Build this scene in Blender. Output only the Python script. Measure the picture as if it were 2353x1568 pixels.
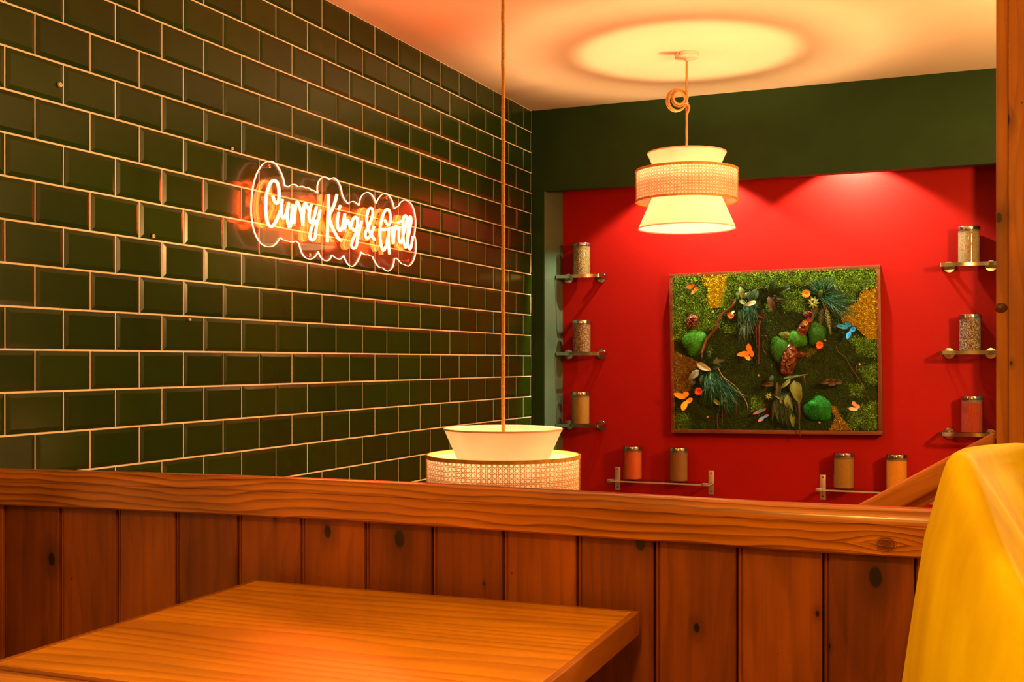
import bpy, math, random
from mathutils import Vector, Matrix
random.seed(7)
for o in list(bpy.data.objects):
    bpy.data.objects.remove(o)
SC = bpy.context.scene
COL = SC.collection
PI = math.pi

# ------------------------------------------------------------------ camera
# room axes: tile wall is x = 0, the niche wall faces -y, floor z = 0
FPX = 2616.0                       # focal length for a 2353 px wide frame
CAMX, CAMZ = 2.162, 1.20
TH = math.atan(1107.5 / FPX)
ST, CT = math.sin(TH), math.cos(TH)
cam_d = bpy.data.cameras.new('camera')
cam = bpy.data.objects.new('camera', cam_d)
COL.objects.link(cam)
cam.location = (CAMX, 0, CAMZ)
cam.rotation_euler = (PI / 2, 0, TH)
cam_d.sensor_width = 36
cam_d.lens = FPX / 2353 * 36
cam_d.shift_y = 47 / 2353
cam_d.clip_start = 0.05
SC.camera = cam

# ------------------------------------------------------------------ world, exposure, added fill lights
w = bpy.data.worlds.new('world'); SC.world = w; w.use_nodes = True
w.node_tree.nodes['Background'].inputs[0].default_value = (0.5, 0.25, 0.08, 1)
w.node_tree.nodes['Background'].inputs[1].default_value = 0.02
SC.view_settings.view_transform = 'Standard'
SC.view_settings.look = 'None'
SC.view_settings.gamma = 1
SC.view_settings.use_curve_mapping = False
SC.view_settings.exposure = 0.0
SC.cycles.use_denoising = True
SC.cycles.max_bounces = 10
SC.cycles.diffuse_bounces = 5
SC.cycles.transparent_max_bounces = 24
SC.cycles.sample_clamp_indirect = 6
SC.cycles.caustics_reflective = False
SC.cycles.caustics_refractive = False

WARM = (1.0, 0.48, 0.085)
def area(name, loc, target, size, power, color):
    l = bpy.data.lights.new(name, 'AREA'); l.shape = 'DISK'; l.size = size
    l.energy = power; l.color = color
    o = bpy.data.objects.new(name, l); COL.objects.link(o)
    o.location = loc
    o.rotation_euler = (Vector(target) - Vector(loc)).to_track_quat('-Z', 'Y').to_euler()
    return o
# unseen point lights added out of frame to brighten walls, boards and ceiling
def fill_point(loc, power, r=.07, color=WARM):
    l = bpy.data.lights.new('room_fill', 'POINT'); l.energy = power; l.color = color; l.shadow_soft_size = r
    o = bpy.data.objects.new('room_fill', l); COL.objects.link(o); o.location = loc; return o
fill_point((1.92, 0.52, 1.95), 50)
fill_point((3.1, 3.7, 1.84), 215, .09, (1.0, .49, .15))
fill_point((2.1, -1.5, 2.0), 28)
def spot(x, power, tx):
    l = bpy.data.lights.new('niche_spot', 'SPOT'); l.energy = power
    l.color = (1.0, 0.84, 0.60); l.spot_size = math.radians(116); l.spot_blend = 0.22
    l.shadow_soft_size = 0.012
    o = bpy.data.objects.new('niche_spot', l); COL.objects.link(o)
    o.location = (x, 5.445, CAMZ + 1.03)
    o.rotation_euler = (Vector((tx, 5.56, 0.9)) - Vector(o.location)).to_track_quat('-Z', 'Y').to_euler()
spot(0.785, 88, 0.785)
spot(1.543, 88, 1.543)

# ------------------------------------------------------------------ measuring helpers (photo pixel -> point on a real plane)
def ray(px, py):
    u = (px - 1176.5) / FPX; v = (831 - py) / FPX
    return Vector((-ST + u * CT, CT + u * ST, v))
def onX(px, py, X):
    d = ray(px, py); t = (X - CAMX) / d.x
    return Vector((CAMX, 0, CAMZ)) + d * t
def onY(px, py, Y):
    d = ray(px, py); t = Y / d.y
    return Vector((CAMX, 0, CAMZ)) + d * t
def at(px, py, z):                 # at camera depth z
    return Vector((CAMX, 0, CAMZ)) + ray(px, py) * z
def cam2w(l, z, h):                # lateral, depth, height above camera
    return Vector((CAMX - ST * z + CT * l, CT * z + ST * l, CAMZ + h))

# ------------------------------------------------------------------ mesh helpers
class MB:
    def __init__(s): s.v = []; s.f = []; s.c = []
    def add(s, vs, fs, col=None):
        n = len(s.v); s.v += [tuple(p) for p in vs]; s.f += [tuple(i + n for i in f) for f in fs]
        if col is not None: s.c += [col] * len(fs)
    def box(s, a, b, col=None):
        x0, y0, z0 = a; x1, y1, z1 = b
        s.add([(x0,y0,z0),(x1,y0,z0),(x1,y1,z0),(x0,y1,z0),(x0,y0,z1),(x1,y0,z1),(x1,y1,z1),(x0,y1,z1)],
              [(0,3,2,1),(4,5,6,7),(0,1,5,4),(1,2,6,5),(2,3,7,6),(3,0,4,7)], col)
    def obox(s, c, ex, ey, ez, bev=0):   # oriented box: centre, half-axis vectors
        if bev <= 0:
            vs = [c + ex*i + ey*j + ez*k for k in (-1,1) for j in (-1,1) for i in (-1,1)]
            s.add(vs, [(0,2,3,1),(4,5,7,6),(0,1,5,4),(1,3,7,5),(3,2,6,7),(2,0,4,6)])
            return
        import bmesh
        bm = bmesh.new(); bmesh.ops.create_cube(bm, size=2)
        M = Matrix((ex, ey, ez)).transposed().to_4x4(); M.translation = c
        bmesh.ops.transform(bm, matrix=M, verts=bm.verts)
        bmesh.ops.bevel(bm, geom=bm.edges[:], offset=bev, segments=2, profile=.6, affect='EDGES')
        bm.verts.index_update()
        s.add([v.co for v in bm.verts], [[v.index for v in f.verts] for f in bm.faces]); bm.free()
    def tube(s, pts, r, n=8, cap=True, col=None, sx=1.0, up=None):
        pts = [Vector(p) for p in pts]; rings = []
        prev = None
        for i, p in enumerate(pts):
            a = pts[max(i-1, 0)]; b = pts[min(i+1, len(pts)-1)]
            t = (b - a).normalized() if (b - a).length > 1e-9 else Vector((0,0,1))
            if prev is None:
                ref = Vector((0,0,1)) if abs(t.z) < .9 else Vector((1,0,0))
                nx = t.cross(ref).normalized()
            else:
                nx = (prev - t * prev.dot(t)).normalized()
            prev = nx; ny = t.cross(nx)
            rr = r[i] if isinstance(r, (list, tuple)) else r
            rings.append([p + (nx*math.cos(2*PI*k/n) + ny*math.sin(2*PI*k/n)*sx)*rr for k in range(n)])
        vs = [q for g in rings for q in g]; fs = []
        for i in range(len(pts)-1):
            for k in range(n):
                fs.append((i*n+k, i*n+(k+1)%n, (i+1)*n+(k+1)%n, (i+1)*n+k))
        if cap:
            fs.append(tuple(range(n-1, -1, -1))); fs.append(tuple((len(pts)-1)*n + k for k in range(n)))
        s.add(vs, fs, col)
    def lathe(s, prof, c=(0,0,0), n=48, close=False, axis='z', col=None):
        vs = []; m = len(prof)
        for k in range(n):
            a = 2*PI*k/n; ca, sa = math.cos(a), math.sin(a)
            for (r, z) in prof:
                if axis == 'z': vs.append((c[0]+r*ca, c[1]+r*sa, c[2]+z))
                elif axis == 'y': vs.append((c[0]+r*ca, c[1]+z, c[2]+r*sa))
                else: vs.append((c[0]+z, c[1]+r*ca, c[2]+r*sa))
        fs = []
        for k in range(n):
            k2 = (k+1) % n
            for i in range(m if close else m-1):
                j = (i+1) % m
                fs.append((k*m+i, k2*m+i, k2*m+j, k*m+j))
        s.add(vs, fs, col)
    def prism(s, poly, off):           # poly: list of 3D points, extruded by vector off
        n = len(poly); poly = [Vector(p) for p in poly]; off = Vector(off)
        s.add(poly + [p + off for p in poly],
              [tuple(range(n-1, -1, -1)), tuple(range(n, 2*n))] + [(i, (i+1)%n, n+(i+1)%n, n+i) for i in range(n)])

def mesh_from(name, mb, origin, mat, smooth=False):
    me = bpy.data.meshes.new(name)
    o = Vector(origin)
    me.from_pydata([(Vector(p) - o)[:] for p in mb.v], [], mb.f)
    if mb.c:
        ca = me.color_attributes.new('Col', 'FLOAT_COLOR', 'CORNER')
        vals = []
        for poly in me.polygons:
            c = mb.c[poly.index]
            vals += [c[0], c[1], c[2], 1.0] * poly.loop_total
        ca.data.foreach_set('color', vals)
    if mat: me.materials.append(mat)
    me.update()
    import bmesh
    if smooth != 'keep' and len(mb.f) < 40000 and not mb.c:
        bm = bmesh.new(); bm.from_mesh(me); bmesh.ops.recalc_face_normals(bm, faces=bm.faces); bm.to_mesh(me); bm.free()
    if smooth is True:
        me.shade_smooth()
    elif isinstance(smooth, float):
        me.shade_smooth()
        try: me.set_sharp_from_angle(angle=smooth)
        except Exception: pass
    return me
def tag(o, label=None, cat=None, group=None, kind=None):
    if label: o['label'] = label
    if cat: o['category'] = cat
    if group: o['group'] = group
    if kind: o['kind'] = kind
    return o
def thing(name, label, cat, loc, group=None):
    o = bpy.data.objects.new(name, None); COL.objects.link(o); o.location = loc
    o.empty_display_size = .05
    bpy.context.view_layer.update() if False else None
    return tag(o, label, cat, group)
WLOC = {}
def wl(o):
    p = Vector(o.location)
    while o.parent: o = o.parent; p = p + Vector(o.location)
    return p
def obj(name, mb, mat, parent=None, origin=None, smooth=False, **kw):
    """mb is in room coordinates; the object is parented without moving it"""
    if origin is None:
        if parent is not None and parent.type == 'EMPTY': origin = wl(parent)
        else:
            xs = [p[0] for p in mb.v]; ys = [p[1] for p in mb.v]; zs = [p[2] for p in mb.v]
            origin = ((min(xs)+max(xs))/2, (min(ys)+max(ys))/2, min(zs))
    o = bpy.data.objects.new(name, mesh_from(name, mb, origin, mat, smooth))
    COL.objects.link(o)
    if parent is not None:
        o.parent = parent; o.location = Vector(origin) - wl(parent)
    else: o.location = origin
    tag(o, kw.get('label'), kw.get('cat'), kw.get('group'), kw.get('kind'))
    return o
def place(name, me, loc, parent=None, rot=None):     # an object sharing mesh data, loc in room coordinates
    o = bpy.data.objects.new(name, me); COL.objects.link(o)
    if parent is not None: o.parent = parent; o.location = Vector(loc) - wl(parent)
    else: o.location = loc
    if rot: o.rotation_euler = rot
    return o
def struct(name, mb, mat, parent=None, smooth=False):
    return obj(name, mb, mat, parent, smooth=smooth, kind='structure')
def catmull(pts, n=8, closed=False):
    pts = [Vector(p) for p in pts]; out = []; L = len(pts)
    rng = L if closed else L - 1
    for i in range(rng):
        if closed: p0, p1, p2, p3 = pts[i-1], pts[i], pts[(i+1)%L], pts[(i+2)%L]
        else: p0, p1, p2, p3 = pts[max(i-1,0)], pts[i], pts[i+1], pts[min(i+2,L-1)]
        for k in range(n):
            t = k / n
            out.append(0.5*((2*p1) + (p2-p0)*t + (2*p0-5*p1+4*p2-p3)*t*t + (3*p1-p0-3*p2+p3)*t**3))
    if not closed: out.append(pts[-1])
    return out

# ------------------------------------------------------------------ material helpers
def new_mat(name):
    m = bpy.data.materials.new(name); m.use_nodes = True
    nt = m.node_tree
    return m, nt, nt.nodes['Principled BSDF'], nt.nodes['Material Output']
def N(nt, t, **kw):
    n = nt.nodes.new(t)
    for k, v in kw.items():
        if k.startswith('i_'): n.inputs[k[2:].replace('_', ' ')].default_value = v
        else: setattr(n, k, v)
    return n
def L(nt, a, b): nt.links.new(a, b)
def rgb(c): return (c[0], c[1], c[2], 1)
def ramp(nt, fac, stops):
    r = nt.nodes.new('ShaderNodeValToRGB'); e = r.color_ramp.elements
    while len(e) < len(stops): e.new(0.5)
    for i, (p, c) in enumerate(stops): e[i].position = p; e[i].color = rgb(c)
    L(nt, fac, r.inputs[0]); return r.outputs[0]
def mathn(nt, op, a, b=None, c=None, clamp=False):
    n = nt.nodes.new('ShaderNodeMath'); n.operation = op; n.use_clamp = clamp
    for i, x in enumerate((a, b, c)):
        if x is None: continue
        if isinstance(x, (int, float)): n.inputs[i].default_value = x
        else: L(nt, x, n.inputs[i])
    return n.outputs[0]
def mixc(nt, fac, a, b, mode='MIX'):
    n = nt.nodes.new('ShaderNodeMix'); n.data_type = 'RGBA'; n.blend_type = mode
    for i, x in ((0, fac), (6, a), (7, b)):
        if isinstance(x, (int, float)): n.inputs[i].default_value = x
        elif isinstance(x, tuple): n.inputs[i].default_value = rgb(x)
        else: L(nt, x, n.inputs[i])
    return n.outputs[2]
def flat(name, c, rough=.5, metal=0, noise=0.0, nscale=30, bump=0, coat=0, spec=.5, bscale=None):
    m, nt, p, out = new_mat(name)
    p.inputs['Base Color'].default_value = rgb(c); p.inputs['Roughness'].default_value = rough
    p.inputs['Metallic'].default_value = metal; p.inputs['Coat Weight'].default_value = coat
    p.inputs['Specular IOR Level'].default_value = spec
    tc = N(nt, 'ShaderNodeTexCoord')
    nz = N(nt, 'ShaderNodeTexNoise', i_Scale=nscale, i_Detail=4.0); L(nt, tc.outputs['Object'], nz.inputs['Vector'])
    k = tuple(x * (1 - noise) for x in c); k2 = tuple(min(1, x * (1 + noise)) for x in c)
    L(nt, ramp(nt, nz.outputs[0], [(.3, k), (.7, k2)]), p.inputs['Base Color'])
    if bump:
        nb = N(nt, 'ShaderNodeTexNoise', i_Scale=bscale or nscale, i_Detail=5.0); L(nt, tc.outputs['Object'], nb.inputs['Vector'])
        b = N(nt, 'ShaderNodeBump', i_Strength=.5, i_Distance=bump); L(nt, nb.outputs[0], b.inputs['Height'])
        L(nt, b.outputs[0], p.inputs['Normal'])
    return m
def wood(name, light, dark, rot=(0,0,0), along=1.5, across=26, rings=60, ringamt=.5, rough=.32, knots=(), knotvor=0.0, warp=1.0, coat=.25, streak=.5):
    """grain runs along local x after rotation by rot"""
    m, nt, p, out = new_mat(name)
    tc = N(nt, 'ShaderNodeTexCoord'); oi = N(nt, 'ShaderNodeObjectInfo')
    mp = N(nt, 'ShaderNodeMapping', vector_type='POINT'); mp.inputs['Rotation'].default_value = rot
    L(nt, tc.outputs['Object'], mp.inputs['Vector'])
    rnd = N(nt, 'ShaderNodeVectorMath', operation='SCALE'); rnd.inputs[0].default_value = (7, 3.1, 5.3)
    L(nt, oi.outputs['Random'], rnd.inputs['Scale'])
    base = mp.outputs[0]
    sp = N(nt, 'ShaderNodeSeparateXYZ'); L(nt, base, sp.inputs[0])
    y, z = sp.outputs[1], sp.outputs[2]
    kd = None
    for (kx, kz, kr) in knots:              # knots: centre along grain and across it
        dx = mathn(nt, 'MULTIPLY', mathn(nt, 'SUBTRACT', sp.outputs[0], kx), .38)
        dz = mathn(nt, 'SUBTRACT', z, kz)
        d = mathn(nt, 'SQRT', mathn(nt, 'ADD', mathn(nt, 'MULTIPLY', dx, dx), mathn(nt, 'MULTIPLY', dz, dz)))
        g = mathn(nt, 'EXPONENT', mathn(nt, 'MULTIPLY', mathn(nt, 'MULTIPLY', d, d), -1 / (kr*kr*1.6)))
        push = mathn(nt, 'MULTIPLY', g, kr*1.4)
        sgn = mathn(nt, 'SIGN', mathn(nt, 'SUBTRACT', dz, kr*.1))
        z = mathn(nt, 'SUBTRACT', z, mathn(nt, 'MULTIPLY', push, sgn))
        dd = mathn(nt, 'SMOOTH_MIN', 1.0, mathn(nt, 'DIVIDE', mathn(nt, 'SQRT', mathn(nt, 'ADD', mathn(nt, 'MULTIPLY', mathn(nt,'MULTIPLY',dx,dx), 5.0), mathn(nt, 'MULTIPLY', dz, dz))), kr), .01)
        kd = dd if kd is None else mathn(nt, 'MINIMUM', kd, dd)
    cb = N(nt, 'ShaderNodeCombineXYZ'); L(nt, sp.outputs[0], cb.inputs[0]); L(nt, y, cb.inputs[1]); L(nt, z, cb.inputs[2])
    add = N(nt, 'ShaderNodeVectorMath', operation='ADD'); L(nt, cb.outputs[0], add.inputs[0]); L(nt, rnd.outputs[0], add.inputs[1])
    mp2 = N(nt, 'ShaderNodeMapping'); mp2.inputs['Scale'].default_value = (along, across, across); L(nt, add.outputs[0], mp2.inputs['Vector'])
    n1 = N(nt, 'ShaderNodeTexNoise', i_Scale=1.0, i_Detail=5.0, i_Roughness=.6); L(nt, mp2.outputs[0], n1.inputs['Vector'])
    mp3 = N(nt, 'ShaderNodeMapping'); mp3.inputs['Scale'].default_value = (along*.8, 5, 5); L(nt, add.outputs[0], mp3.inputs['Vector'])
    n2 = N(nt, 'ShaderNodeTexNoise', i_Scale=1.0, i_Detail=2.0); L(nt, mp3.outputs[0], n2.inputs['Vector'])
    s2 = N(nt, 'ShaderNodeSeparateXYZ'); L(nt, add.outputs[0], s2.inputs[0])
    ph = mathn(nt, 'ADD', mathn(nt, 'MULTIPLY', mathn(nt, 'ADD', s2.outputs[2], mathn(nt, 'MULTIPLY', s2.outputs[1], .7)), rings),
               mathn(nt, 'MULTIPLY', n2.outputs[0], 9.0 * warp))
    tri = mathn(nt, 'FRACT', ph)                       # sawtooth: soft early wood to sharp late wood
    saw = mathn(nt, 'POWER', tri, 2.2)
    edge = mathn(nt, 'SUBTRACT', 1.0, mathn(nt, 'POWER', tri, 14.0))
    saw = mathn(nt, 'MULTIPLY', saw, edge)
    f = mathn(nt, 'ADD', mathn(nt, 'MULTIPLY', saw, ringamt), mathn(nt, 'MULTIPLY', mathn(nt, 'SUBTRACT', n1.outputs[0], .42), streak * 2))
    col = ramp(nt, f, [(0, light), (.45, tuple(.6*a+.4*b for a, b in zip(light, dark))), (1, dark)])
    # broad blotches
    n3 = N(nt, 'ShaderNodeTexNoise', i_Scale=5.0, i_Detail=2.0); mp4 = N(nt, 'ShaderNodeMapping'); mp4.inputs['Scale'].default_value = (.6, 1.6, 1.6)
    L(nt, add.outputs[0], mp4.inputs['Vector']); L(nt, mp4.outputs[0], n3.inputs['Vector'])
    blot = ramp(nt, n3.outputs[0], [(.35, (.72, .66, .6)), (.65, (1.12, 1.1, 1.08))])
    col = mixc(nt, 1.0, col, blot, 'MULTIPLY')
    if knotvor:
        cv = N(nt, 'ShaderNodeCombineXYZ'); L(nt, mathn(nt, 'MULTIPLY', s2.outputs[0], 4.6), cv.inputs[0])
        L(nt, mathn(nt, 'MULTIPLY', mathn(nt, 'ADD', s2.outputs[2], s2.outputs[1]), 8.0), cv.inputs[1])
        vo = N(nt, 'ShaderNodeTexVoronoi', voronoi_dimensions='2D', i_Scale=1.0); L(nt, cv.outputs[0], vo.inputs['Vector'])
        vs_ = N(nt, 'ShaderNodeSeparateColor'); L(nt, vo.outputs['Color'], vs_.inputs[0])
        thr = mathn(nt, 'MULTIPLY', mathn(nt, 'POWER', vs_.outputs[0], 1.5), knotvor)
        rel = mathn(nt, 'DIVIDE', vo.outputs['Distance'], mathn(nt, 'ADD', thr, .004))
        kf = ramp(nt, rel, [(.0, (1,1,1)), (.72, (.92,.92,.92)), (.86, (.3,.3,.3)), (1.0, (0,0,0))])
        col = mixc(nt, kf, col, tuple(x*.16 for x in dark))
        smg = ramp(nt, mathn(nt, 'MULTIPLY', rel, .18), [(.1, (.45,.4,.35)), (.6, (1,1,1))])
        col = mixc(nt, .8, col, smg, 'MULTIPLY')
    if kd is not None:
        kr_ = mathn(nt, 'FRACT', mathn(nt, 'MULTIPLY', kd, 3.2))
        kin = mathn(nt, 'LESS_THAN', kd, .98)
        kc = ramp(nt, mathn(nt, 'ADD', mathn(nt, 'MULTIPLY', kr_, .35), mathn(nt, 'MULTIPLY', kd, .45)), [(0, tuple(x*.35 for x in dark)), (.5, dark), (.9, light)])
        col = mixc(nt, mathn(nt, 'MULTIPLY', kin, .8), col, kc)
    L(nt, col, p.inputs['Base Color'])
    p.inputs['Roughness'].default_value = rough; p.inputs['Coat Weight'].default_value = coat; p.inputs['Coat Roughness'].default_value = .2
    b = N(nt, 'ShaderNodeBump', i_Strength=.25, i_Distance=.0015); L(nt, f, b.inputs['Height']); L(nt, b.outputs[0], p.inputs['Normal'])
    return m
def emit(name, c, s):
    m, nt, p, out = new_mat(name)
    e = N(nt, 'ShaderNodeEmission'); e.inputs[0].default_value = rgb(c); e.inputs[1].default_value = s
    L(nt, e.outputs[0], out.inputs[0]); return m
def clear(name, tint=(1,1,1), rough=.02, f0=.04, haze=0.0):
    m, nt, p, out = new_mat(name)
    t = N(nt, 'ShaderNodeBsdfTransparent'); t.inputs[0].default_value = rgb(tint)
    g = N(nt, 'ShaderNodeBsdfGlossy'); g.inputs['Roughness'].default_value = rough
    geo = N(nt, 'ShaderNodeNewGeometry'); dt = N(nt, 'ShaderNodeVectorMath', operation='DOT_PRODUCT')
    L(nt, geo.outputs['Incoming'], dt.inputs[0]); L(nt, geo.outputs['Normal'], dt.inputs[1])
    c1 = mathn(nt, 'SUBTRACT', 1.0, mathn(nt, 'ABSOLUTE', dt.outputs['Value']))
    fr = mathn(nt, 'ADD', f0, mathn(nt, 'MULTIPLY', mathn(nt, 'POWER', c1, 5.0), 1 - f0), clamp=True)
    mx = N(nt, 'ShaderNodeMixShader'); L(nt, fr, mx.inputs[0]); L(nt, t.outputs[0], mx.inputs[1]); L(nt, g.outputs[0], mx.inputs[2])
    if haze:
        df = N(nt, 'ShaderNodeBsdfTranslucent'); df.inputs[0].default_value = (.95, .9, .85, 1)
        m2 = N(nt, 'ShaderNodeMixShader'); m2.inputs[0].default_value = haze; L(nt, mx.outputs[0], m2.inputs[1]); L(nt, df.outputs[0], m2.inputs[2]); mx = m2
    L(nt, mx.outputs[0], out.inputs[0]); return m
def cloth_shade(name, c, trans=.5):
    m, nt, p, out = new_mat(name)
    tc = N(nt, 'ShaderNodeTexCoord'); nz = N(nt, 'ShaderNodeTexNoise', i_Scale=9.0, i_Detail=3.0)
    L(nt, tc.outputs['Object'], nz.inputs['Vector'])
    cc = ramp(nt, nz.outputs[0], [(.3, tuple(x*.9 for x in c)), (.7, c)])
    d = N(nt, 'ShaderNodeBsdfDiffuse'); t = N(nt, 'ShaderNodeBsdfTranslucent')
    L(nt, cc, d.inputs[0]); L(nt, cc, t.inputs[0])
    mx = N(nt, 'ShaderNodeMixShader'); mx.inputs[0].default_value = trans
    L(nt, d.outputs[0], mx.inputs[1]); L(nt, t.outputs[0], mx.inputs[2]); L(nt, mx.outputs[0], out.inputs[0]); return m
def attr_mat(name, rough=.6, trans=.25, sat=1.0):
    m, nt, p, out = new_mat(name)
    a = N(nt, 'ShaderNodeAttribute', attribute_name='Col')
    L(nt, a.outputs['Color'], p.inputs['Base Color']); p.inputs['Roughness'].default_value = rough
    p.inputs['Specular IOR Level'].default_value = .3
    return m

# colours / materials
M_grout = flat('grout', (.90, .86, .82), .85, noise=.08, nscale=60, bump=.002)
M_tile, _nt, _p, _o = new_mat('green_glazed_tile')
_oi = N(_nt, 'ShaderNodeObjectInfo')
_tc = N(_nt, 'ShaderNodeTexCoord'); _nz = N(_nt, 'ShaderNodeTexNoise', i_Scale=8.0, i_Detail=2.0); L(_nt, _tc.outputs['Object'], _nz.inputs['Vector'])
_mx = mathn(_nt, 'ADD', mathn(_nt, 'MULTIPLY', _oi.outputs['Random'], .5), mathn(_nt, 'MULTIPLY', _nz.outputs[0], .5))
L(_nt, ramp(_nt, _mx, [(.2, (.013, .031, .0008)), (.8, (.021, .045, .0015))]), _p.inputs['Base Color'])
_p.inputs['Roughness'].default_value = .22; _p.inputs['Specular IOR Level'].default_value = .28
_b = N(_nt, 'ShaderNodeBump', i_Strength=.12, i_Distance=.002); _nb = N(_nt, 'ShaderNodeTexNoise', i_Scale=14.0, i_Detail=1.0)
L(_nt, _tc.outputs['Object'], _nb.inputs['Vector']); L(_nt, _nb.outputs[0], _b.inputs['Height']); L(_nt, _b.outputs[0], _p.inputs['Normal'])
M_green = flat('dark_green_paint', (.008, .034, .004), .6, spec=.25, noise=.12, nscale=6, bump=.0008, bscale=90)
M_red = flat('red_paint', (.29, .0036, .0008), .62, spec=.15, noise=.05, nscale=4, bump=.0006, bscale=120)
M_ceil = flat('ceiling_paint', (.80, .76, .68), .8, noise=.03, nscale=3, bump=.0006, bscale=60)
M_plaster = flat('plaster', (.42, .30, .18), .85, noise=.08, nscale=3)
M_floor = wood('floor_boards', (.20, .09, .03), (.08, .03, .01), rough=.4)
M_steel = flat('polished_steel', (.48, .51, .52), .14, metal=1, noise=.03, nscale=40)
M_gedge = flat('glass_edge', (.34,.32,.26), .15)
M_brushed = flat('brushed_steel', (.72, .66, .58), .36, metal=1, noise=.06, nscale=80)
M_screw = flat('dark_screw', (.16, .13, .10), .4, metal=1)
M_glass = clear('clear_glass', (.97, .98, .97))
M_acr = clear('clear_acrylic', (.985, .96, .94), rough=.0, f0=.05, haze=.05)
M_shade = cloth_shade('cream_fabric', (.93, .83, .80), .56)
M_liner = cloth_shade('white_liner', (.97, .95, .95), .86)
M_cane = flat('cane', (.46, .24, .035), .6, noise=.25, nscale=60)
M_rope = flat('jute', (.50, .28, .09), .9, noise=.35, nscale=220, bump=.003, bscale=260)
M_white = flat('white_plastic', (.80, .72, .66), .4)
M_bulb = emit('bulb_glow', (1.0, .53, .19), 1300)
M_neon = emit('neon_glow', (1.0, .072, .0115), 104)
M_edge = emit('acrylic_edge_glow', (1.0, .26, .14), 7)

RA = TH - math.atan2(.698, 1.830)      # room-axis angle of the low partition
PANG = math.atan2(.698, 1.830)

# ------------------------------------------------------------------ room shell
H = CAMZ + 1.272
YB, YN, XJ, XJR = 5.36, 5.625, .068, 2.215
XR, YF = 4.6, -2.6
b = MB(); b.box((-.1, YF-.1, -.1), (XR+.1, YB+.5, 0)); struct('floor', b, M_floor)
b = MB(); b.box((-.1, YF-.1, H), (XR+.1, YB+.5, H+.1)); struct('ceiling', b, M_ceil)
b = MB(); b.box((XR, YF-.1, 0), (XR+.1, YB+.5, H)); struct('wall_right', b, M_plaster)
b = MB(); b.box((-.1, YF-.1, 0), (XR, YF, H)); struct('wall_front', b, M_plaster)
b = MB(); b.box((-.1, YF, 0), (0, YB+.5, H)); wall_left = struct('wall_left', b, M_grout)
# back wall: pier, header hanging down in front of the niche, right pier, red niche wall
ZH = CAMZ + .860
b = MB(); b.box((0, YB, 0), (XJ, YN+.1, H)); b.box((XJR, YB, 0), (XR, YN+.1, H)); b.box((XJ, YB, ZH), (XJR, YB+.05, H))
b.box((.006, YB-.006, 0), (.014, YB, H))
struct('wall_back', b, M_green)
M_jamb_lit = flat('jamb_paint_lit', (.065, .125, .075), .4, noise=.1, nscale=5, bump=.0006, bscale=90)  # jamb green lightened so its colour carries the strong spot light
b = MB(); b.box((XJ, YB+.004, 0), (XJ+.003, YN, H)); struct('lit_jamb_1', b, M_jamb_lit)
b = MB(); b.box((XJR-.003, YB+.004, 0), (XJR, YN, H)); struct('lit_jamb_2', b, M_jamb_lit)
b = MB(); b.box((XJ, YN, 0), (XJR, YN+.1, H)); struct('wall_niche', b, M_red)

# --- tiles
TW, THT, G = .1876, .103, .0052
z0row = CAMZ + .0288
def wall_y(px):
    return onX(px, 831, 0).y
# joints of the row between rows 0 and -1
js = [80, 211.5, 327.5, 427.5, 518.5, 600, 677, 747, 1202]
ys_ = [wall_y(p) for p in js]
TW = (ys_[7] - ys_[0]) / 7
nlast = round((ys_[8] - ys_[0]) / TW); TW = (ys_[8] - ys_[0]) / nlast
def tile_mb(y0, y1, zz0, zz1, mb=None):
    mb = mb or MB(); d0, d1, d2 = -.001, .0012, .0044; bv = .0112
    o = [(y0, zz0), (y1, zz0), (y1, zz1), (y0, zz1)]
    bz = min(bv, (zz1-zz0)*.3); by = min(bv, (y1-y0)*.3)
    i = [(y0+by, zz0+bz), (y1-by, zz0+bz), (y1-by, zz1-bz), (y0+by, zz1-bz)]
    vs = [(d0, *p) for p in o] + [(d1, *p) for p in o] + [(d2, *p) for p in i]
    fs = [(k, (k+1)%4, 4+(k+1)%4, 4+k) for k in range(4)] + [(4+k, 4+(k+1)%4, 8+(k+1)%4, 8+k) for k in range(4)] + [(8,9,10,11)]
    mb.add(vs, fs); return mb
tiles = []
for r in range(-6, 12):
    za = z0row + r*THT; zb = za + THT
    zb_ = min(zb, H)
    if r == 11: zb_ = H + .0
    par = 0 if (r % 2 == -1 % 2) else .5
    off = ys_[0] + par*TW*(1 if r % 2 == 0 else 0)
    k = -3
    while True:
        a = off + (k-1)*TW; bb = a + TW; k += 1
        if a >= YB - .006: break
        e = min(bb, YB - .004)
        if e - a < .012: break
        tiles.append((a + G/2, e - G/2, za + G/2, zb_ - G/2))
def pr(p):
    d = Vector(p) - Vector((CAMX, 0, CAMZ)); dep = -d.x*ST + d.y*CT; lat = d.x*CT + d.y*ST
    return 1176.5 + FPX*lat/dep, 831 - FPX*d.z/dep, dep
def seen_area(t):
    x0, y0, d0 = pr((0, t[0], t[2])); x1, y1, d1 = pr((0, t[1], t[3]))
    if d0 < .3: return 0
    xa, xb = max(0, x0), min(2353, x1); ya, yb = max(0, y1), min(1100, y0)
    return max(0, xb-xa) * max(0, yb-ya)
tiles.sort(key=seen_area, reverse=True)
shared = {}
for t in tiles[:298]:
    key = (round(t[1]-t[0], 3), round(t[3]-t[2], 3))
    if key not in shared:
        shared[key] = mesh_from('tile', tile_mb(-(t[1]-t[0])/2, (t[1]-t[0])/2, -(t[3]-t[2])/2, (t[3]-t[2])/2), (0,0,0), M_tile)
    o = place('tile', shared[key], (random.uniform(0, .0006), (t[0]+t[1])/2, (t[2]+t[3])/2), wall_left,
              rot=(random.gauss(0, .0012), random.gauss(0, .0016), random.gauss(0, .0016)))
b = MB()
for t in tiles[298:]: tile_mb(t[0], t[1], t[2], t[3], b)
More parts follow.
